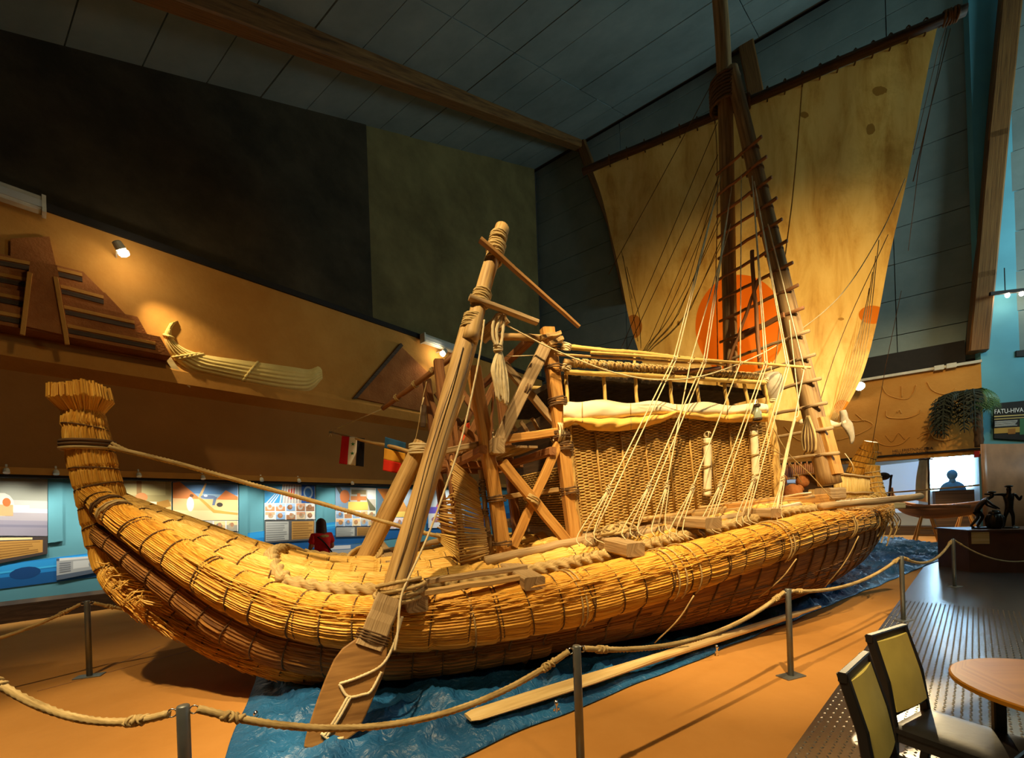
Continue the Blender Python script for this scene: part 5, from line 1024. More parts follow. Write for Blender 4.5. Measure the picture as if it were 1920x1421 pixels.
# hank of rope on the mast, sack, jar
t = thing('rope_coil', 'dark rope hank hanging on the near mast leg', 'rope', pu(1513, 850, 10.0))
for k in range(7):
    x = 1507 + 3 * k; P = cr([pu(1514, 780, 9.75), pu(x - 3, 815, 9.72), pu(x, 842 + (k % 3) * 2, 9.7), pu(x + 4, 842, 9.68), pu(x + 3, 815, 9.68), pu(1516, 780, 9.75)], 5); g = G(); g.tube(P, .020, 6); g.build('rope_turn', 'rope_dark' if k % 2 else 'rope', t, smooth=True)
p = pv(1448, 752, -1.15); t = thing('cloth_sack', 'pale grey cloth sack tied at its foot, hanging beside the cabin roof end', 'sack', p)
g = G(); g.lathe([(.02, -.02), (.05, .02), (.13, .14), (.16, .28), (.14, .40), (.10, .44)], p, 16); o = g.build('sack_body', 'sack', t, smooth=True); lash(p + up_(.02), Z, .05, 3, t, 'rope_pale', .01, name='sack_tie'); line([p + up_(.43), p + up_(.62)], .01, 'rope_pale')
p = pv(1420, 788, -1.32); t = thing('glass_lantern', 'small greenish glass lantern hanging at the end of the canvas curtain', 'lantern', p)
g = G(); g.lathe([(.05, .0), (.06, .02), (.06, .12), (.035, .16), (.03, .2)], p, 14); g.build('glass', 'glass_jar', t, smooth=True); g = G(); g.lathe([(.045, .2), (.05, .21), (.05, .24), (.02, .25)], p, 14); g.build('cap', 'wood_dark', t); g = G(); g.tube(cr([p + up_(.24) - BU * .04, p + up_(.32), p + up_(.24) + BU * .04], 6), .006, 5); g.build('handle', 'chrome', t)
g = G(); g.lathe([(.062, .0), (.066, .01), (.066, .03), (.05, .035)], p, 14); g.build('base_ring', 'wood_dark', t)
# stick crate near the stern
ca, cb, cc, cd_ = pv(1563, 885, -.5), pv(1630, 893, -.5), pv(1628, 945, -.5), pv(1567, 950, -.5); t = thing('stick_crate', 'crate of upright sticks standing near the stern', 'crate', cd_)
for k in range(26):
    f = k / 25; g = G(); g.tube([ca + (cb - ca) * f, cd_ + (cc - cd_) * f], .016, 5, uvo=k); g.build('crate_stick', 'bamboo', t, smooth=True)
for f in (.04, .6): pole('crate_rail', ca + (cd_ - ca) * f - BV * .03 - BU * .08, cb + (cc - cb) * f - BV * .03 + BU * .08, .022, 'wood_pole', t)
pole('crate_rail', ca + BV * 0 + up_(.03), ca + BV * .8, .02, 'wood_pole', t); g = G(); g.prism([ca + BV * .05, cb + BV * .05, cc + BV * .05, cd_ + BV * .05], BV * .7); g.build('crate_body', 'wood_dark', t)
# second low stick rack behind the mast foot
ra, rb = pv(1448, 878, .6), pv(1535, 872, .6); t = thing('stick_rack', 'low row of upright red-brown sticks behind the mast foot', 'rack', ra - up_(.3))
for k in range(24):
    q = ra + (rb - ra) * k / 23; g = G(); g.tube([q + up_(.02 + .04 * (k % 3)), q - up_(.26)], .02, 5, uvo=k); g.build('rack_stick', 'wood_red', t, smooth=True)
pole('rack_rail', ra - up_(.25), rb - up_(.25), .025, 'wood_weathered', t)
# clay jars and bundles lying on the foredeck
for i, (x, y, r_, lb) in enumerate(((1486, 924, .19, 'round brown jar lying left of the deck post'), (1460, 903, .15, 'brown jar half hidden behind the wicker cabin end'), (1507, 902, .14, 'small brown jar between the mast foot and the cabin'))):
    p = pv(x, y, .1); g = G(); g.lathe([(.02, -r_), (r_ * .7, -r_ * .75), (r_, -.1 * r_), (r_ * .85, r_ * .5), (r_ * .4, r_ * .85), (r_ * .42, r_ * 1.05), (r_ * .3, r_ * 1.05)], p, 18, nrm(BU * .8 - BV * .3 + Z * .5)); o = g.build('clay_jar', 'pyramid_brown', None, base=p, smooth=True); tag(o, lb, 'jar')
p = pv(1533, 905, -.2); timber('deck_post', pv(1532, 920, -.9), pv(1528, 945, -.9), .2, .2, 'wood_pale', BV)
for x, y, r_ in ((1568, 944, .20), (1606, 941, .12)):
    p = pv(x, y, -1.0); g = G(); g.lathe([(r_ * .6, -.08), (r_ * .9, -.03), (r_, .08), (r_ * .9, .08), (r_ * .7, -.02), (.01, -.04)], p, 18); o = g.build('bowl', 'wood_weathered', None, base=p, smooth=True); tag(o, '%s grey bowl on the foredeck beside the stick crate' % ('larger' if r_ > .15 else 'smaller'), 'bowl')
# ================================================================== things in the hall
# blue cloth sheet under the boat
c0, c1, c2, c3 = np.array([-1.75, 2.2, 0]), gnd(1813, 1030), gnd(1655, 1008) + np.array([.2, .4, 0]), np.array([-4.15, 7.4, 0])
na, nb = 300, 130; P = np.zeros((na, nb, 3))
for i in range(na):
    a = (i / (na - 1)) ** 1.25
    for j in range(nb):
        b = j / (nb - 1); p = (c0 * (1 - a) + c1 * a) * (1 - b) + (c3 * (1 - a) + c2 * a) * b
        e = min(1, min(a, 1 - a) * 60, min(b, 1 - b) * 22); x, y = p[0], p[1]
        dx = noise.noise((x * .7, y * .7, 5)) * .8; rg1 = 1 - abs(noise.noise((x * 1.25 + dx, y * 1.5 - dx, 1))) * 2; rg2 = 1 - abs(noise.noise((x * 3.1 + dx * 2, y * 2.7, 9))) * 2; rg3 = 1 - abs(noise.noise((x * 7 + dx, y * 7, 4))) * 2
        z = .012 + e * (.10 * max(0, rg1) ** 3 + .065 * max(0, rg2) ** 2 + .028 * max(0, rg3) ** 2)
        p = p + np.array([noise.noise((x * 1.3, y * 1.3, 2)), noise.noise((x * 1.3, y * 1.3, 8)), 0]) * .05 * (1 - e); P[i, j] = p + up_(z)
g = G(); g.grid(P); o = g.build('blue_ground_sheet', 'tarp_blue', None, base=(4.5, 6.5, 0), smooth=True); tag(o, 'crumpled blue cloth sheet spread on the floor under the boat', 'cloth'); md = o.modifiers.new('thickness', 'SOLIDIFY'); md.thickness = .004; md.offset = -1
# flat hem strip at the near left edge
# loose oar lying on the sheet
a, b = gnd(877, 1345, .14), gnd(1537, 1137, .16); t = thing('loose_oar', 'long pale wooden oar lying flat on the blue sheet', 'oar', (a + b) / 2 * [1, 1, 0] + up_(.1)); d = nrm(b - a); L_ = np.linalg.norm(b - a); sd = np.cross(Z, d)
ws = [(0, .07, .014), (.012, .095, .022), (.10, .105, .028), (.22, .10, .030), (.30, .075, .034), (.36, .052, .040), (.6, .045, .042), (.88, .042, .040), (.90, .028, .028), (1, .022, .022)]
g = G(); V = []; U = []
for f, w_, h_ in ws:
    for k in range(12): th = 2 * math.pi * k / 12; V.append(a + d * L_ * f + sd * w_ * np.sign(math.cos(th)) * abs(math.cos(th)) ** .7 + Z * h_ * math.sin(th)); U.append((f * L_, k * .03))
Fc = [(i * 12 + k, i * 12 + (k + 1) % 12, i * 12 + 12 + (k + 1) % 12, i * 12 + 12 + k) for i in range(len(ws) - 1) for k in range(12)] + [tuple(range(11, -1, -1)), tuple((len(ws) - 1) * 12 + k for k in range(12))]
def sect(i0, i1, nm): 
    V2 = V[i0 * 12:(i1 + 1) * 12]; n_ = i1 - i0; F2 = [(i * 12 + k, i * 12 + (k + 1) % 12, i * 12 + 12 + (k + 1) % 12, i * 12 + 12 + k) for i in range(n_) for k in range(12)] + [tuple(range(11, -1, -1)), tuple(n_ * 12 + k for k in range(12))]; g = G(); g.add(V2, F2, U[i0 * 12:(i1 + 1) * 12]); g.build(nm, 'wood_pale', t, smooth=False)
sect(0, 5, 'oar_blade'); sect(5, 7, 'oar_shaft'); sect(7, 9, 'oar_grip')
# stanchions and barrier ropes
tops = {'a': gnd(168, 1268), 'b': gnd(343, 1322, .9) * [1, 1, 0], 'c': gnd(1081, 1210, .9) * [1, 1, 0], 'd': gnd(1483, 1268), 'e': gnd(1694, 1163), 'f': gnd(1790, 1100)}
lab = {'a': 'grey steel stanchion standing left of the bow', 'b': 'grey steel stanchion at the bottom edge left of the oar blade', 'c': 'grey steel stanchion in front of the loose pale oar', 'd': 'grey steel stanchion on the orange carpet at the end of the loose oar', 'e': 'grey steel stanchion where the carpet meets the tread plate', 'f': 'farthest grey steel stanchion beside the statue pedestal'}
eye = {}
for k, p in tops.items():
    t = thing('stanchion', lab[k], 'stanchion', p, 'rope barrier stanchions'); h = .9 if k not in 'ef' else .94
    g = G(); g.tube([p + up_(.012), p + up_(h - .006), p + up_(h)], [.028, .028, .024], 16); g.build('post', 'steel_grey', t, smooth=True)
    g = G(); g.beam(p + up_(.006) - BU * .13, p + up_(.006) + BU * .13, .14, .012, Z); g.build('base_plate', 'steel_grey', t)
    for s_ in (-1, 1):
        c = p + up_(h - .03) + BU * .045 * s_; th = np.linspace(0, 6.283, 12, endpoint=False); g = G(); g.tube(c + np.cos(th)[:, None] * BU * .02 + np.sin(th)[:, None] * Z * .02, .004, 5, closed=True); g.build('ring', 'chrome', t, smooth=True)
    eye[k] = p + up_(h - .03)
def barrier(a, b, sg, label, r=.018, knots=True):
    P = resample(sag(a, b, sg, 30), .018); t = thing('barrier_rope', label, 'rope', (P[0] + P[-1]) / 2, 'barrier ropes'); g = G(); g.tube(P, r, 9, mod=strands(3, .10, .2)); g.build('rope_span', 'rope', t, smooth=True)
    for e, q in ((0, P[min(9, len(P) - 1)]), (1, P[max(-10, -len(P))])):
        d = nrm(P[min(20, len(P) - 1)] - P[0]) if e == 0 else nrm(P[-1] - P[max(-20, -len(P))])
        lash(q, d, r * 1.15, 4, t, 'rope', r * .5, .024, 'knot')
        g = G(); c = P[0] if e == 0 else P[-1]; g.tube([c, c + (q - c) * .3], .008, 6); g.build('clip', 'chrome', t, smooth=True)
    return t
dl = lambda k, s_: eye[k] + BU * .06 * s_
barrier(at(-60, 1240, 2.1), dl('b', -1), .14, 'barrier rope running off the left edge from the nearest stanchion'); barrier(dl('b', 1), dl('c', -1), .26, 'barrier rope sagging in front of the oar blade'); barrier(dl('c', 1), dl('d', -1), .18, 'barrier rope in front of the loose oar and dark hull'); barrier(dl('d', 1), dl('e', -1), .14, 'barrier rope in front of the hull toward the stern'); barrier(dl('e', 1), dl('f', -1), .22, 'barrier rope between the two farthest stanchions')
barrier(at(-70, 1215, 4.4), dl('a', -1), .05, 'barrier rope at the far left before the dark bench'); barrier(dl('a', 1), at(420, 1140, 6.2), .10, 'barrier rope passing behind the bow'); barrier(dl('f', 1), at(1960, 1042, 9.0), .25, 'barrier rope in front of the statue pedestal', .012)
for x, y in ((1043, 1330), (1344, 1222), (480, 1350)):
    p = gnd(x, y, .05); t = thing('sheet_clip', {1043: 'small chrome clip on the blue sheet below the loose oar', 1344: 'small chrome clip on the blue sheet near the carpet stanchion', 480: 'small chrome clip at the left edge of the blue sheet'}[x], 'clip', p); g = G(); g.lathe([(.012, -.05), (.018, -.02), (.010, .03), (.022, .05), (.012, .08)], p, 10); g.build('clip_body', 'chrome', t, smooth=True); g = G(); g.beam(p - BU * .03, p + BU * .03, .01, .02); g.build('clip_arm', 'chrome', t)
# ------------------------------------------------------------------ chairs and table
def chair(name, label, bl, br, front_sign=1):
    """bl, br: the two ends of the top of the backrest (at z .95)"""
    bl, br = np.array([bl[0], bl[1], 0]), np.array([br[0], br[1], 0]); ex = nrm(br - bl); fw = np.array([ex[1], -ex[0], 0]); wd = .45; c = (bl + br) / 2; back = c + fw * .10   # foot of the back legs
    t = thing(name, label, 'chair', c + fw * .30, 'cafe chairs')
    def C_(x, y, z): return back + ex * x + fw * y + up_(z)
    for s_ in (-1, 1):
        P = [C_(s_ * .21, -.03, 0), C_(s_ * .21, .0, .24), C_(s_ * .205, .0, .46), C_(s_ * .205, -.03, .70), C_(s_ * .20, -.10, .955)]; g = G()
        for i in range(4): g.beam(P[i], P[i + 1] + nrm(P[i + 1] - P[i]) * .008, .035, .045, fw, .15, 2)
        g.build('back_leg', 'black_lacquer', t); g = G(); g.beam(C_(s_ * .20, .40, 0), C_(s_ * .20, .40, .43), .042, .042, fw, .12, 2); g.build('front_leg', 'black_lacquer', t)
        g = G(); g.beam(C_(s_ * .205, .0, .20), C_(s_ * .20, .40, .20), .025, .03, Z, .1, 2); g.build('stretcher', 'black_lacquer', t)
    g = G(); g.beam(C_(-.222, -.097, .945), C_(.222, -.097, .945), .036, .05, Z, .15, 4); g.build('top_rail', 'black_lacquer', t); g = G(); g.beam(C_(-.2, -.004, .53), C_(.2, -.004, .53), .03, .04, Z, .12, 3); g.build('lower_rail', 'black_lacquer', t)
    Pf = np.array([[C_(x * .187, float(np.interp(z, [.54, .70, .93], [-.002, -.03, -.092])) + o_ + .012 * math.cos(x * 1.5), z) for z in np.linspace(.535, .925, 10)] for x in np.linspace(-1, 1, 9) for o_ in (0,)])
    g = G(); A1 = Pf + fw * .018; A0 = Pf - fw * .022; g.grid(A1); g.grid(A0[::-1])
    for e in (0, -1): g.grid(np.stack([A0[e], A1[e]], 0)); g.grid(np.stack([A0[:, e], A1[:, e]], 0))
    g.build('back_pad', 'yellow_vinyl', t, smooth=True)
    g = G(); nS = 14; top = np.array([[C_(-.225 + .45 * i / nS, -.005 + .45 * j / nS, .475 - .02 * (max(abs(i / nS - .5), abs(j / nS - .5)) * 2) ** 6) for j in range(nS + 1)] for i in range(nS + 1)]); bot = np.array([[C_(-.22 + .44 * i / nS, .0 + .44 * j / nS, .425) for j in range(nS + 1)] for i in range(nS + 1)])
    g.grid(top[:, ::-1]); g.grid(bot)
    for e in (0, -1): g.grid(np.stack([bot[e], top[e]], 0)); g.grid(np.stack([bot[:, e], top[:, e]], 0))
    g.build('seat', 'black_vinyl', t, smooth=True); g = G()
    for p, q in (((-.2, .0), (.2, .0)), ((-.2, .4), (.2, .4)), ((-.2, 0), (-.2, .4)), ((.2, 0), (.2, .4))): g.beam(C_(*p, .40), C_(*q, .40), .025, .06, Z, .1, 2)
    g.build('seat_apron', 'black_lacquer', t); return t
chair('cafe_chair', 'nearest black chair with yellow back, cut off by the bottom edge', gnd(1576, 1268, .955), gnd(1624, 1224, .955)); chair('cafe_chair', 'black chair with yellow back standing beyond, facing the round table', gnd(1622, 1196, .955), gnd(1700, 1172, .955))
tc = np.array([2.98, 2.22, 0]); t = thing('round_table', 'round brown wooden cafe table at the bottom right corner', 'table', tc)
g = G(); n_ = 48; r_ = .52
for zz_, rr in ((.75, r_ - .006), ): pass
prof = [(r_ - .02, .715), (r_, .722), (r_, .743), (r_ - .008, .75)]; V = []; U = []
g.lathe(prof, tc, 56); g.build('table_top', 'table_wood', t, smooth=False)
for k in range(4):
    an = math.radians(45 + 90 * k + 15); p = tc + np.array([math.cos(an), math.sin(an), 0]) * .34; g = G(); g.beam(p, p + up_(.715), .05, .05, Z if False else (math.cos(an), math.sin(an), 0), .12, 2); g.build('table_leg', 'black_lacquer', t)
for k in range(2):
    an = math.radians(60 + 90 * k); d = np.array([math.cos(an), math.sin(an), 0]) * .34; g = G(); g.beam(tc - d + up_(.69), tc + d + up_(.69), .04, .05, Z, .1, 2); g.build('table_rail', 'black_lacquer', t)
# ------------------------------------------------------------------ figures
def skin(name, chains, mat, parent, sub=2, base=None):
    """chains: list of [(pos, radius | (rx, ry)), ...]; chains share a vertex when positions coincide"""
    org = ORG[parent.name] if parent is not None else np.asarray(base, float); V = []; R = []; E = []; idx = {}
    for ch in chains:
        last = None
        for p, r in ch:
            key = tuple(np.round(p, 4))
            if key not in idx: idx[key] = len(V); V.append(np.asarray(p) - org); R.append(r if isinstance(r, tuple) else (r, r))
            k = idx[key]
            if last is not None and last != k: E.append((last, k))
            last = k
    me = bpy.data.meshes.new(name); me.from_pydata([tuple(v) for v in V], E, []); me.materials.append(MATS[mat]); o = bpy.data.objects.new(name, me); COL.objects.link(o); ORG[o.name] = org
    if parent is not None: o.parent = parent
    else: o.location = org
    sk = o.modifiers.new('skin', 'SKIN'); me.skin_vertices  # layer is made with the modifier
    if not me.skin_vertices: me.attributes.new('skin', 'FLOAT2', 'POINT') if False else None
    lay = me.skin_vertices[0].data if me.skin_vertices else None
    if lay:
        for k, r in enumerate(R): lay[k].radius = r; lay[k].use_root = (k == 0)
    sk.use_smooth_shade = True; sb = o.modifiers.new('sub', 'SUBSURF'); sb.levels = sub; sb.render_levels = sub; return o
def ball(name, c, rx, ry, rz, ax, mat, parent, n=18, fn=None):
    P = np.zeros((n + 1, n * 2 + 1, 3))
    for i in range(n + 1):
        for j in range(n * 2 + 1):
            a, b = math.pi * i / n, math.pi * j / n; v = np.array([math.sin(a) * math.cos(b), math.sin(a) * math.sin(b), math.cos(a)]); k = fn(v) if fn else 1; P[i, j] = np.asarray(c) + (ax[0] * v[0] * rx + ax[1] * v[1] * ry + ax[2] * v[2] * rz) * k
    g = G(); g.grid(P[:, ::-1]); return g.build(name, mat, parent, smooth=True)
# visitor in red, seen from behind, looking at the posters
wp = at(602, 968, 8.9); wp[2] = 0; fwd = flat(-nL); rt = np.array([fwd[1], -fwd[0], 0])
t = thing('person', 'visitor with long dark hair, red shirt and black trousers standing before the posters', 'person', wp)
def h_(x, y, z): return wp + rt * x + fwd * y + up_(z)
body = [[(h_(0, 0, .93), (.13, .10)), (h_(0, .0, 1.12), (.12, .09)), (h_(0, .0, 1.30), (.14, .10)), (h_(0, 0, 1.42), (.10, .08)), (h_(0, .01, 1.50), .05), (h_(0, .03, 1.56), .055)]]
for s_ in (-1, 1):
    body.append([(h_(0, 0, 1.42), (.10, .08)), (h_(s_ * .16, 0, 1.42), .055), (h_(s_ * .24, .02, 1.16), .042), (h_(s_ * .14, .24, 1.15), .034), (h_(s_ * .06, .30, 1.20), .030)])
    for k in range(4): body.append([(h_(s_ * .06, .30, 1.20), .030), (h_(s_ * (.03 - .012 * k), .345, 1.235 - .02 * k), .009), (h_(-s_ * (.0 + .012 * k), .365, 1.24 - .02 * k), .008)])
    body.append([(h_(s_ * .06, .30, 1.20), .030), (h_(s_ * .05, .31, 1.25), .009), (h_(s_ * .03, .33, 1.275), .008)])
    body.append([(h_(0, 0, .93), (.13, .10)), (h_(s_ * .09, 0, .86), .085), (h_(s_ * .095, .01, .48), .055), (h_(s_ * .10, -.01, .10), .038), (h_(s_ * .10, .02, .035), .035), (h_(s_ * .105, .14, .03), .03)])
skin('body', body, 'skin', t)
ball('head', h_(0, .04, 1.655), .078, .095, .115, [rt, fwd, Z], 'skin', t, 14)
ball('hair', h_(0, .012, 1.655), .10, .105, .125, [rt, fwd, Z], 'hair', t, 14, lambda v: 1 if v[1] < .45 else .9)
P = np.array([[h_((.088 + .012 * f) * math.cos(a), (-.085 - .015 * f) * math.sin(a) + .01, 1.66 - .26 * f) for a in np.linspace(-.35, math.pi + .35, 17)] for f in np.linspace(0, 1, 8)]); g = G(); g.grid(P); o = g.build('hair_length', 'hair', t, smooth=True); md = o.modifiers.new('thickness', 'SOLIDIFY'); md.thickness = .025; md.offset = 0
sh = [[(h_(0, 0, .90), (.185, .135)), (h_(0, 0, 1.0), (.175, .13)), (h_(0, 0, 1.15), (.16, .12)), (h_(0, 0, 1.30), (.18, .125)), (h_(0, 0, 1.42), (.13, .10)), (h_(0, 0, 1.47), (.075, .075))]]
for s_ in (-1, 1): sh.append([(h_(0, 0, 1.42), (.13, .10)), (h_(s_ * .165, 0, 1.415), .08), (h_(s_ * .225, .01, 1.24), .068)])
skin('shirt', sh, 'red_cloth', t)
tr_ = []
for s_ in (-1, 1): tr_.append([(h_(0, 0, .90), (.17, .13)), (h_(s_ * .09, 0, .82), .105), (h_(s_ * .095, .01, .48), .075), (h_(s_ * .10, -.01, .09), .058)])
skin('trousers', tr_, 'black_cloth', t)
g = G(); g.tube(cr([h_(-.15, -.14, 1.40), h_(0, -.155, 1.25), h_(.17, -.13, 1.02)], 8), .014, 6); g.build('bag_strap', 'black_cloth', t, smooth=True)
ball('scarf', h_(0, -.05, 1.40), .13, .10, .05, [rt, fwd, Z], 'rope', t, 10)
for s_ in (-1, 1): ball('shoe', h_(s_ * .105, .06, .045), .05, .13, .045, [rt, fwd, Z], 'black_cloth', t, 10)
# ------------------------------------------------------------------ statue group on the pedestal, right edge
pc = gnd(1818, 1073); pe = flat(np.array([.94, -.34, 0])); pn = np.array([-pe[1], pe[0], 0]); ph_ = .98
t = thing('display_pedestal', 'dark brown wooden pedestal box under the bronze figures', 'pedestal', pc + pe * 1.3 + pn * .6); g = G(); g.box(pc + pe * 1.3 + pn * .6 + up_(ph_ / 2 - .02), [pe, pn, Z], (1.3, .6, ph_ / 2 - .02)); g.build('pedestal_body', 'pedestal_wood', t); g = G(); g.box(pc + pe * 1.3 + pn * .6 + up_(ph_ - .02), [pe, pn, Z], (1.34, .64, .02)); g.build('pedestal_top', 'pedestal_wood', t)
g = G(); q = pc - pn * .004; g.prism([q + pe * .05 + up_(.66), q + pe * .36 + up_(.66), q + pe * .36 + up_(.93), q + pe * .05 + up_(.93)], -pn * .012); g.build('name_plate', 'wood_pale', t)
def bronze(label, px, pose, height, facing):
    b = onplane(px, 985, pc + pn * .45, pn); b[2] = ph_; f_ = flat(facing); r_ = np.array([f_[1], -f_[0], 0]); k = height / 1.75; t = thing('bronze_statue', label, 'statue', b, 'bronze figures')
    def q(x, y, z): return b + (r_ * x + f_ * y + Z * z) * k
    hp = q(*pose['hip']); ch = q(*pose['chest']); nk = q(*pose['neck']); hd = q(*pose['head']); K = lambda r: (r[0] * k, r[1] * k) if isinstance(r, tuple) else r * k
    C = [[(hp, K((.14, .11))), ((hp + ch) / 2, K((.13, .10))), (ch, K((.17, .12))), (nk, K(.06)), (hd - up_(.06 * k), K(.07)), (hd + up_(.05 * k), K(.085)), (hd + up_(.12 * k), K(.06))]]
    for sh_, el, hn in pose['arms']: C.append([(ch, K((.17, .12))), (q(*sh_), K(.06)), (q(*el), K(.045)), (q(*hn), K(.036)), (q(*hn) + (q(*hn) - q(*el)) * .35, K(.022))])
    for kn, an, to in pose['legs']: C.append([(hp, K((.14, .11))), (hp + (q(*kn) - hp) * .3, K(.095)), (q(*kn), K(.06)), (q(*an), K(.045)), (q(*to), K(.035))])
    skin('figure', C, 'bronze', t); ball('hat', hd + up_(.15 * k), .13 * k, .13 * k, .05 * k, [r_, f_, Z], 'bronze', t, 10)
    g = G(); g.lathe([(.26 * k, 0), (.27 * k, .02), (.24 * k, .04)], b, 18); g.build('statue_base', 'bronze', t); return t
stand = dict(hip=(0, 0, .95), chest=(0, 0, 1.32), neck=(0, .01, 1.50), head=(0, .03, 1.60), arms=[((-.19, 0, 1.42), (-.30, .05, 1.15), (-.27, .22, 1.30)), ((.19, 0, 1.42), (.45, .05, 1.42), (.70, .1, 1.45))], legs=[((-.10, .03, .52), (-.11, 0, .09), (-.12, .14, .05)), ((.12, .0, .52), (.17, -.03, .09), (.19, .1, .05))])
bend = dict(hip=(0, -.12, .86), chest=(0, .14, 1.16), neck=(0, .28, 1.30), head=(0, .37, 1.38), arms=[((-.18, .16, 1.20), (-.28, .30, .98), (-.16, .48, .86)), ((.18, .16, 1.20), (.26, .32, .98), (.14, .50, .86))], legs=[((-.11, .12, .50), (-.12, -.06, .09), (-.12, .08, .05)), ((.12, -.08, .48), (.13, -.32, .12), (.13, -.2, .05))])
bronze('stooping dark bronze man in a flat hat, left on the pedestal', 1838, bend, .98, pe * .9 - pn * .2); bronze('standing dark bronze man with one arm stretched out, right on the pedestal', 1893, stand, .98, -pn - pe * .1)
b = onplane(1866, 985, pc + pn * .35, pn); b[2] = ph_; t = thing('bronze_basket', 'dark bronze basket heap between the two bronze men', 'sculpture', b); g = G(); g.lathe([(.10, 0), (.14, .08), (.15, .22), (.12, .32), (.08, .36)], b, 18); g.build('basket_body', 'bronze', t, smooth=True); ball('basket_load', b + up_(.36), .10, .10, .08, [pe, pn, Z], 'bronze', t, 10, lambda v: 1 + .12 * math.sin(v[0] * 9) * math.cos(v[1] * 8))
for th in np.linspace(0, 6.28, 9)[:-1]: g = G(); g.tube([b + np.array([math.cos(th) * r2, math.sin(th) * r2, z2]) for r2, z2 in ((.105, .01), (.145, .08), (.155, .22), (.12, .32))], .012, 5); g.build('basket_rib', 'bronze', t, smooth=True)
# curved wood partition behind the statues
qa = onplane(1846, 930, pc + pn * 2.2, pn); qa[2] = 0; P = np.array([[qa + pe * (3.0 * f) + pn * (.9 * math.sin(f * 2.2)) + up_(z) for z in (0, float(at(1846, 832, qa[1])[2]))] for f in np.linspace(0, 1, 24)]); g = G(); g.grid(P[:, ::-1]); o = g.build('curved_partition', 'partition_wood', None, base=qa, smooth=True); tag(o, 'curved brown wooden partition behind the bronze figures', 'partition'); md = o.modifiers.new('thickness', 'SOLIDIFY'); md.thickness = .05
# information sign
sq = [onW(1862, 757, .02), onW(1990, 745, .02), onW(1990, 830, .02), onW(1862, 822, .02)]; t = thing('information_sign', 'dark information board headed FATU-HIVA at the right edge', 'sign', sq[3]); g = G(); g.prism(sq, rnn * .04); g.build('board', 'black_trim', t)
wd = np.linalg.norm(onW(1918, 770, .07) - onW(1864, 775, .07)); text_mesh('heading', 'FATU-HIVA', 'white_paint', onW(1864, 776, .068), rdir, Z, .19, t, wd)
g = G(); rnd = random.Random(31)
def sp_(x0, y0, x1, y1, col, o_=.066): g.poly([onW(x0, y0, o_), onW(x1, y0 - (x1 - x0) * .06, o_), onW(x1, y1 - (x1 - x0) * .06, o_), onW(x0, y1, o_)], col)
sp_(1864, 780, 1985, 782, (.55, .42, .14)); sp_(1864, 785, 1985, 787, (.4, .3, .1))
for k in range(5): sp_(1865, 790 + k * 2.2, 1908 - rnd.random() * 6, 791 + k * 2.2, (.6, .6, .55))
sp_(1864, 803, 1912, 813, (.45, .27, .05)); sp_(1890, 804, 1904, 814, (.30, .13, .02), .068); sp_(1912, 785, 1985, 815, (.05, .16, .07)); g.build('print', 'print', t)
# palm at the wall end
pb = onF(1836, 838, .75); t = thing('palm_tree', 'drooping dark palm with green fronds before the teal wall', 'palm', pb); cen = onF(1822, 742, .8); rnd = random.Random(14)
g = G(); g.tube(resample(cr([pb, onF(1834, 800, .75), onF(1827, 760, .78), cen], 6), .1), .10, 10, mod=lambda s_, th: 1 + .1 * np.sin(s_ * 40)); g.build('trunk', 'wood_dark', t, smooth=True)
for k in range(34):
    an = rnd.uniform(0, 6.283); d = mw * math.cos(an) + nF * math.sin(an) * .6; ln = rnd.uniform(.45, .75) * (1.25 if math.cos(an) < 0 else .75); m_ = 'green_leaf' if math.cos(an) > .1 else 'dark_leaf'
    sp2 = cr([cen, cen + d * ln * .45 + up_(.16), cen + d * ln * .9 + up_(-.05), cen + d * ln + up_(-(1.25 if math.cos(an) < 0 else .8) * ln)], 6); g = G(); g.tube(sp2, .012, 4)
    for i in range(3, len(sp2) - 1):
        tg = nrm(sp2[i + 1] - sp2[i - 1]); s1 = nrm(np.cross(tg, Z + nF * .3))
        for s_ in (-1, 1):
            L2 = .26 * math.sin(math.pi * i / len(sp2)) + .10; p0 = sp2[i]; p1 = p0 + s1 * s_ * L2 * .5 + tg * .06 - up_(.04); p2 = p0 + s1 * s_ * L2 * .7 + tg * .10 - up_(.22); w2 = tg * .022
            g.add([p0 - w2, p0 + w2, p1 + w2, p1 - w2, p2], [(0, 1, 2, 3), (3, 2, 4)])
    g.build('frond', m_, t)
# track light on the teal wall
a, b = onW(1856, 551, .5), onW(1990, 536, .5); t = thing('track_light', 'black lighting track with tiny lamps on the teal wall at the right', 'light fixture', a); g = G(); g.beam(a, b, .07, .10, Z); g.build('track', 'black_trim', t)
for f in (.25, .45): c = a + (b - a) * f - up_(.1); g = G(); g.lathe([(.03, -.05), (.05, 0), (.04, .05)], c, 10); g.build('track_lamp', 'lamp_glow', t)
g = G(); g.tube([a + (b - a) * .22, a + (b - a) * .22 + up_(.7)], .012, 5); g.build('suspension_rod', 'black_trim', t)
g = G(); q = [onW(1904, 658, .01), onW(1960, 654, .01), onW(1960, 666, .01), onW(1904, 669, .01)]; g.prism(q, rnn * .03); o = g.build('wall_vent', 'black_trim', None, base=q[3]); tag(o, 'black slot vent on the teal wall', 'vent')
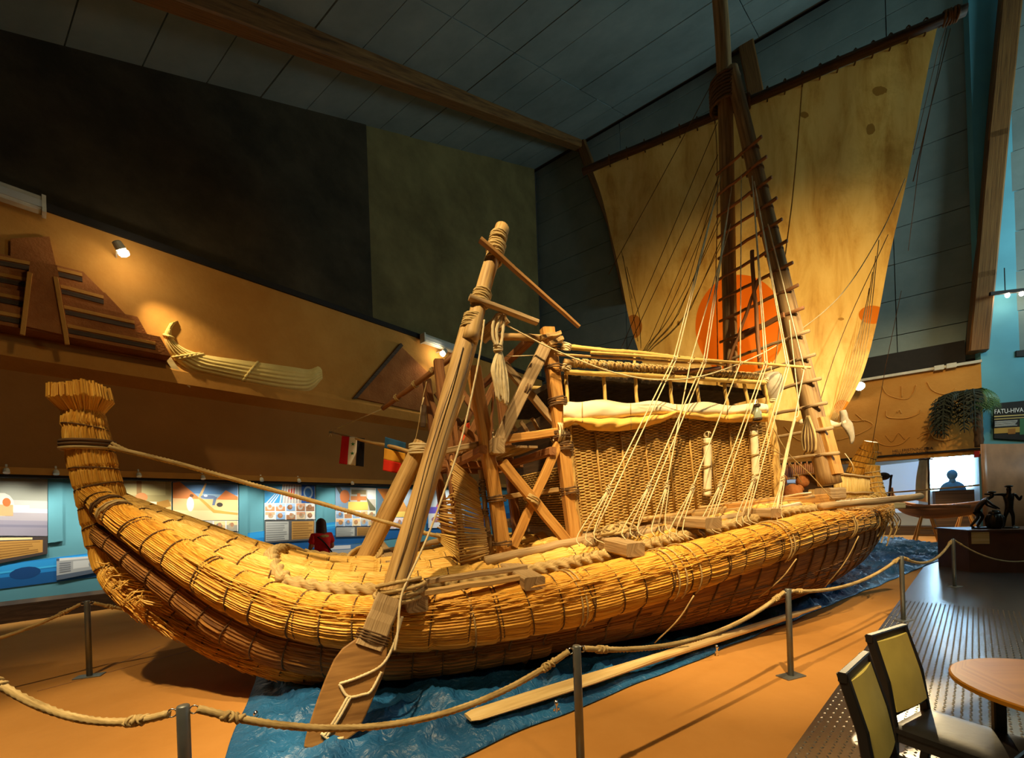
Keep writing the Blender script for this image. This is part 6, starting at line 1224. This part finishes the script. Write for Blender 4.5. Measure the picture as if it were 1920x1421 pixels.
# ------------------------------------------------------------------ recess: bright screen, canoe on trestles
q = [onB(1746, 857), onB(1823, 850), onB(1823, 912), onB(1746, 918)]; g = G(); g.prism(q, nF * .05); o = g.build('window_1', 'screen_glow', None); o['kind'] = 'structure'
q = [onB(1640, 874), onB(1722, 865), onB(1722, 960), onB(1640, 962)]; g = G(); g.prism(q, nF * .03); o = g.build('glowing_panel', 'panel_glow', None, base=q[3]); tag(o, 'pale grey panel with added glow behind the stern, left of the bright screen', 'panel')  # whitish wall area, its brightness put in as emission
q = [onB(1643, 874, .05), onB(1720, 866, .05), onB(1720, 884, .05), onB(1643, 888, .05)]; g = G(); g.prism(q, nF * .02); g.build('panel_header', 'bust_blue', o) if False else None
p = onB(1786, 915, 1.2); t = thing('display_bust', 'blue-lit bust silhouetted before the bright screen', 'bust', p); k = p[1] / 800; ball('bust_head', p + up_(25 * k), 7.5 * k, 8 * k, 10 * k, [mw, nF, Z], 'bust_blue', t, 12); ball('bust_shoulders', p + up_(-5 * k), 18 * k, 9 * k, 19 * k, [mw, nF, Z], 'bust_blue', t, 12); g = G(); g.tube([p + up_(8 * k), p + up_(20 * k)], [6 * k, 4 * k], 12); g.build('bust_neck', 'bust_blue', t, smooth=True); g = G(); g.box([p[0], p[1], (p[2] - .1) / 2], [mw, nF, Z], (.6, .3, (p[2] - .1) / 2)); g.build('bust_plinth', 'wood_dark', t)
cx0 = gnd(1738, 1016); t = thing('outrigger_canoe', 'brown model outrigger canoe resting on wooden trestles beyond the stern', 'canoe', cx0 + up_(.8)); cY = cx0[1]
def cp(px, py, dy=0.): return at(px, py, cY + dy - (px - 1738) * .012)
kl = cr([cp(1671, 914), cp(1673, 928), cp(1684, 940), cp(1705, 946), cp(1740, 950), cp(1790, 948), cp(1840, 942), cp(1862, 932), cp(1872, 914)], 6); tgm = flat(kl[-1] - kl[0]); cn = np.array([-tgm[1], tgm[0], 0]); P = []
for i in range(len(kl)):
    f = i / (len(kl) - 1); w_ = .03 + .30 * math.sin(math.pi * np.clip((f - .18) / .64, 0, 1)) ** .7; dp = .05 + .42 * math.sin(math.pi * np.clip((f - .1) / .8, 0, 1)) ** .6; P.append([kl[i] + cn * w_ * math.cos(a) - up_(dp * math.sin(a)) for a in np.linspace(0, math.pi, 11)] + [kl[i] - cn * w_ * .8 * math.cos(a) - up_(dp * .75 * math.sin(a)) for a in np.linspace(0, math.pi, 9)])
g = G(); g.tube(kl, np.interp(np.linspace(0, 1, len(kl)), [0, .2, .8, 1], [.06, .09, .09, .06]), 8); P = np.array(P); P = np.concatenate([P, P[:, :1]], 1); g.grid(P); g.build('canoe_hull', 'wood_red', t, smooth=True)
pole('outrigger_pole', cp(1640, 926, -.6), cp(1880, 906, -.6), .03, 'wood_pole', t); pole('float', cp(1610, 952, -1.2), cp(1820, 949, -1.2), .06, 'wood_red', t); pole('mast', cp(1742, 948), cp(1741, 856), .03, 'wood_dark', t)
for x in (1700, 1790): pole('outrigger_boom', cp(x, 945, .2), cp(x - 12, 950, -1.2), .03, 'wood_red', t)
Sg = np.array([[cp(1740 - (22 + 4 * math.sin(3 * f) - 8 * (1 - f)) * h, 858 + (84 - 4 * h) * f, .15 * math.sin(math.pi * h)) for h in np.linspace(0, 1, 8)] for f in np.linspace(0, 1, 10)]); g = G(); g.grid(Sg); o = g.build('canoe_sail', 'canvas_white', t, smooth=True); md = o.modifiers.new('thickness', 'SOLIDIFY'); md.thickness = .01
pole('yard', cp(1722, 862), cp(1750, 860), .025, 'wood_dark', t); pole('tiller', cp(1662, 960, -.4), cp(1672, 890, -.4), .04, 'wood_dark', t); ball('steer_knob', cp(1656, 893, -.4), .22, .22, .16, [mw, nF, Z], 'wood_dark', t, 10)
for x, lb in ((1738, 'left wooden trestle under the model canoe'), (1812, 'right wooden trestle under the model canoe')):
    b = gnd(x, 1016 - (x - 1738) * .03); tt_ = thing('trestle', lb, 'trestle', b, 'canoe trestles'); hh = float(at(x, 966, b[1])[2])
    for s_ in (-1, 1):
        for e in (-1, 1): g = G(); g.beam(b + mw * s_ * .36 + nF * e * .32, b + mw * s_ * .12 + nF * e * .08 + up_(hh), .07, .05, nF, .1, 2); g.build('trestle_leg', 'wood_warm', tt_)
    for z2, w2 in ((.28, .30), (.55, .24)): g = G(); g.beam(b + nF * .28 - mw * w2 + up_(z2), b + nF * .28 + mw * w2 + up_(z2), .03, .07, Z, .1, 2); g.build('trestle_rung', 'wood_warm', tt_)
    g = G(); g.beam(b - mw * .3 + up_(hh), b + mw * .3 + up_(hh), .08, .08, Z, .1, 2); g.build('trestle_top', 'wood_warm', tt_)
q = [onB(1460, 878), onB(1535, 874), onB(1535, 905), onB(1460, 905)]; g = G(); g.prism(q, nF * .03); o = g.build('glowing_panel', 'panel_glow', None, base=q[3]); tag(o, 'pale glowing panel seen between the cabin and the mast foot', 'panel')
q = [onF(1826, 846, .1), onF(1836, 845, .1), onF(1836, 857, .1), onF(1826, 858, .1)]; g = G(); g.prism(q, nF * .04); o = g.build('exit_sign', 'red_sign', None, base=q[3]); tag(o, 'small red sign above the right end of the bright screen', 'sign')
spot('recess_fill', Fpt(10, 3.2, -4), Fpt(12, 0, -4.5), 420, (1, .75, .45), 120, .6, .2); spot('recess_fill', Fpt(15, 3.2, -5), Fpt(15, 0, -5.5), 380, (1, .75, .45), 120, .6, .2)  # added fill spots to lighten the dark canoe
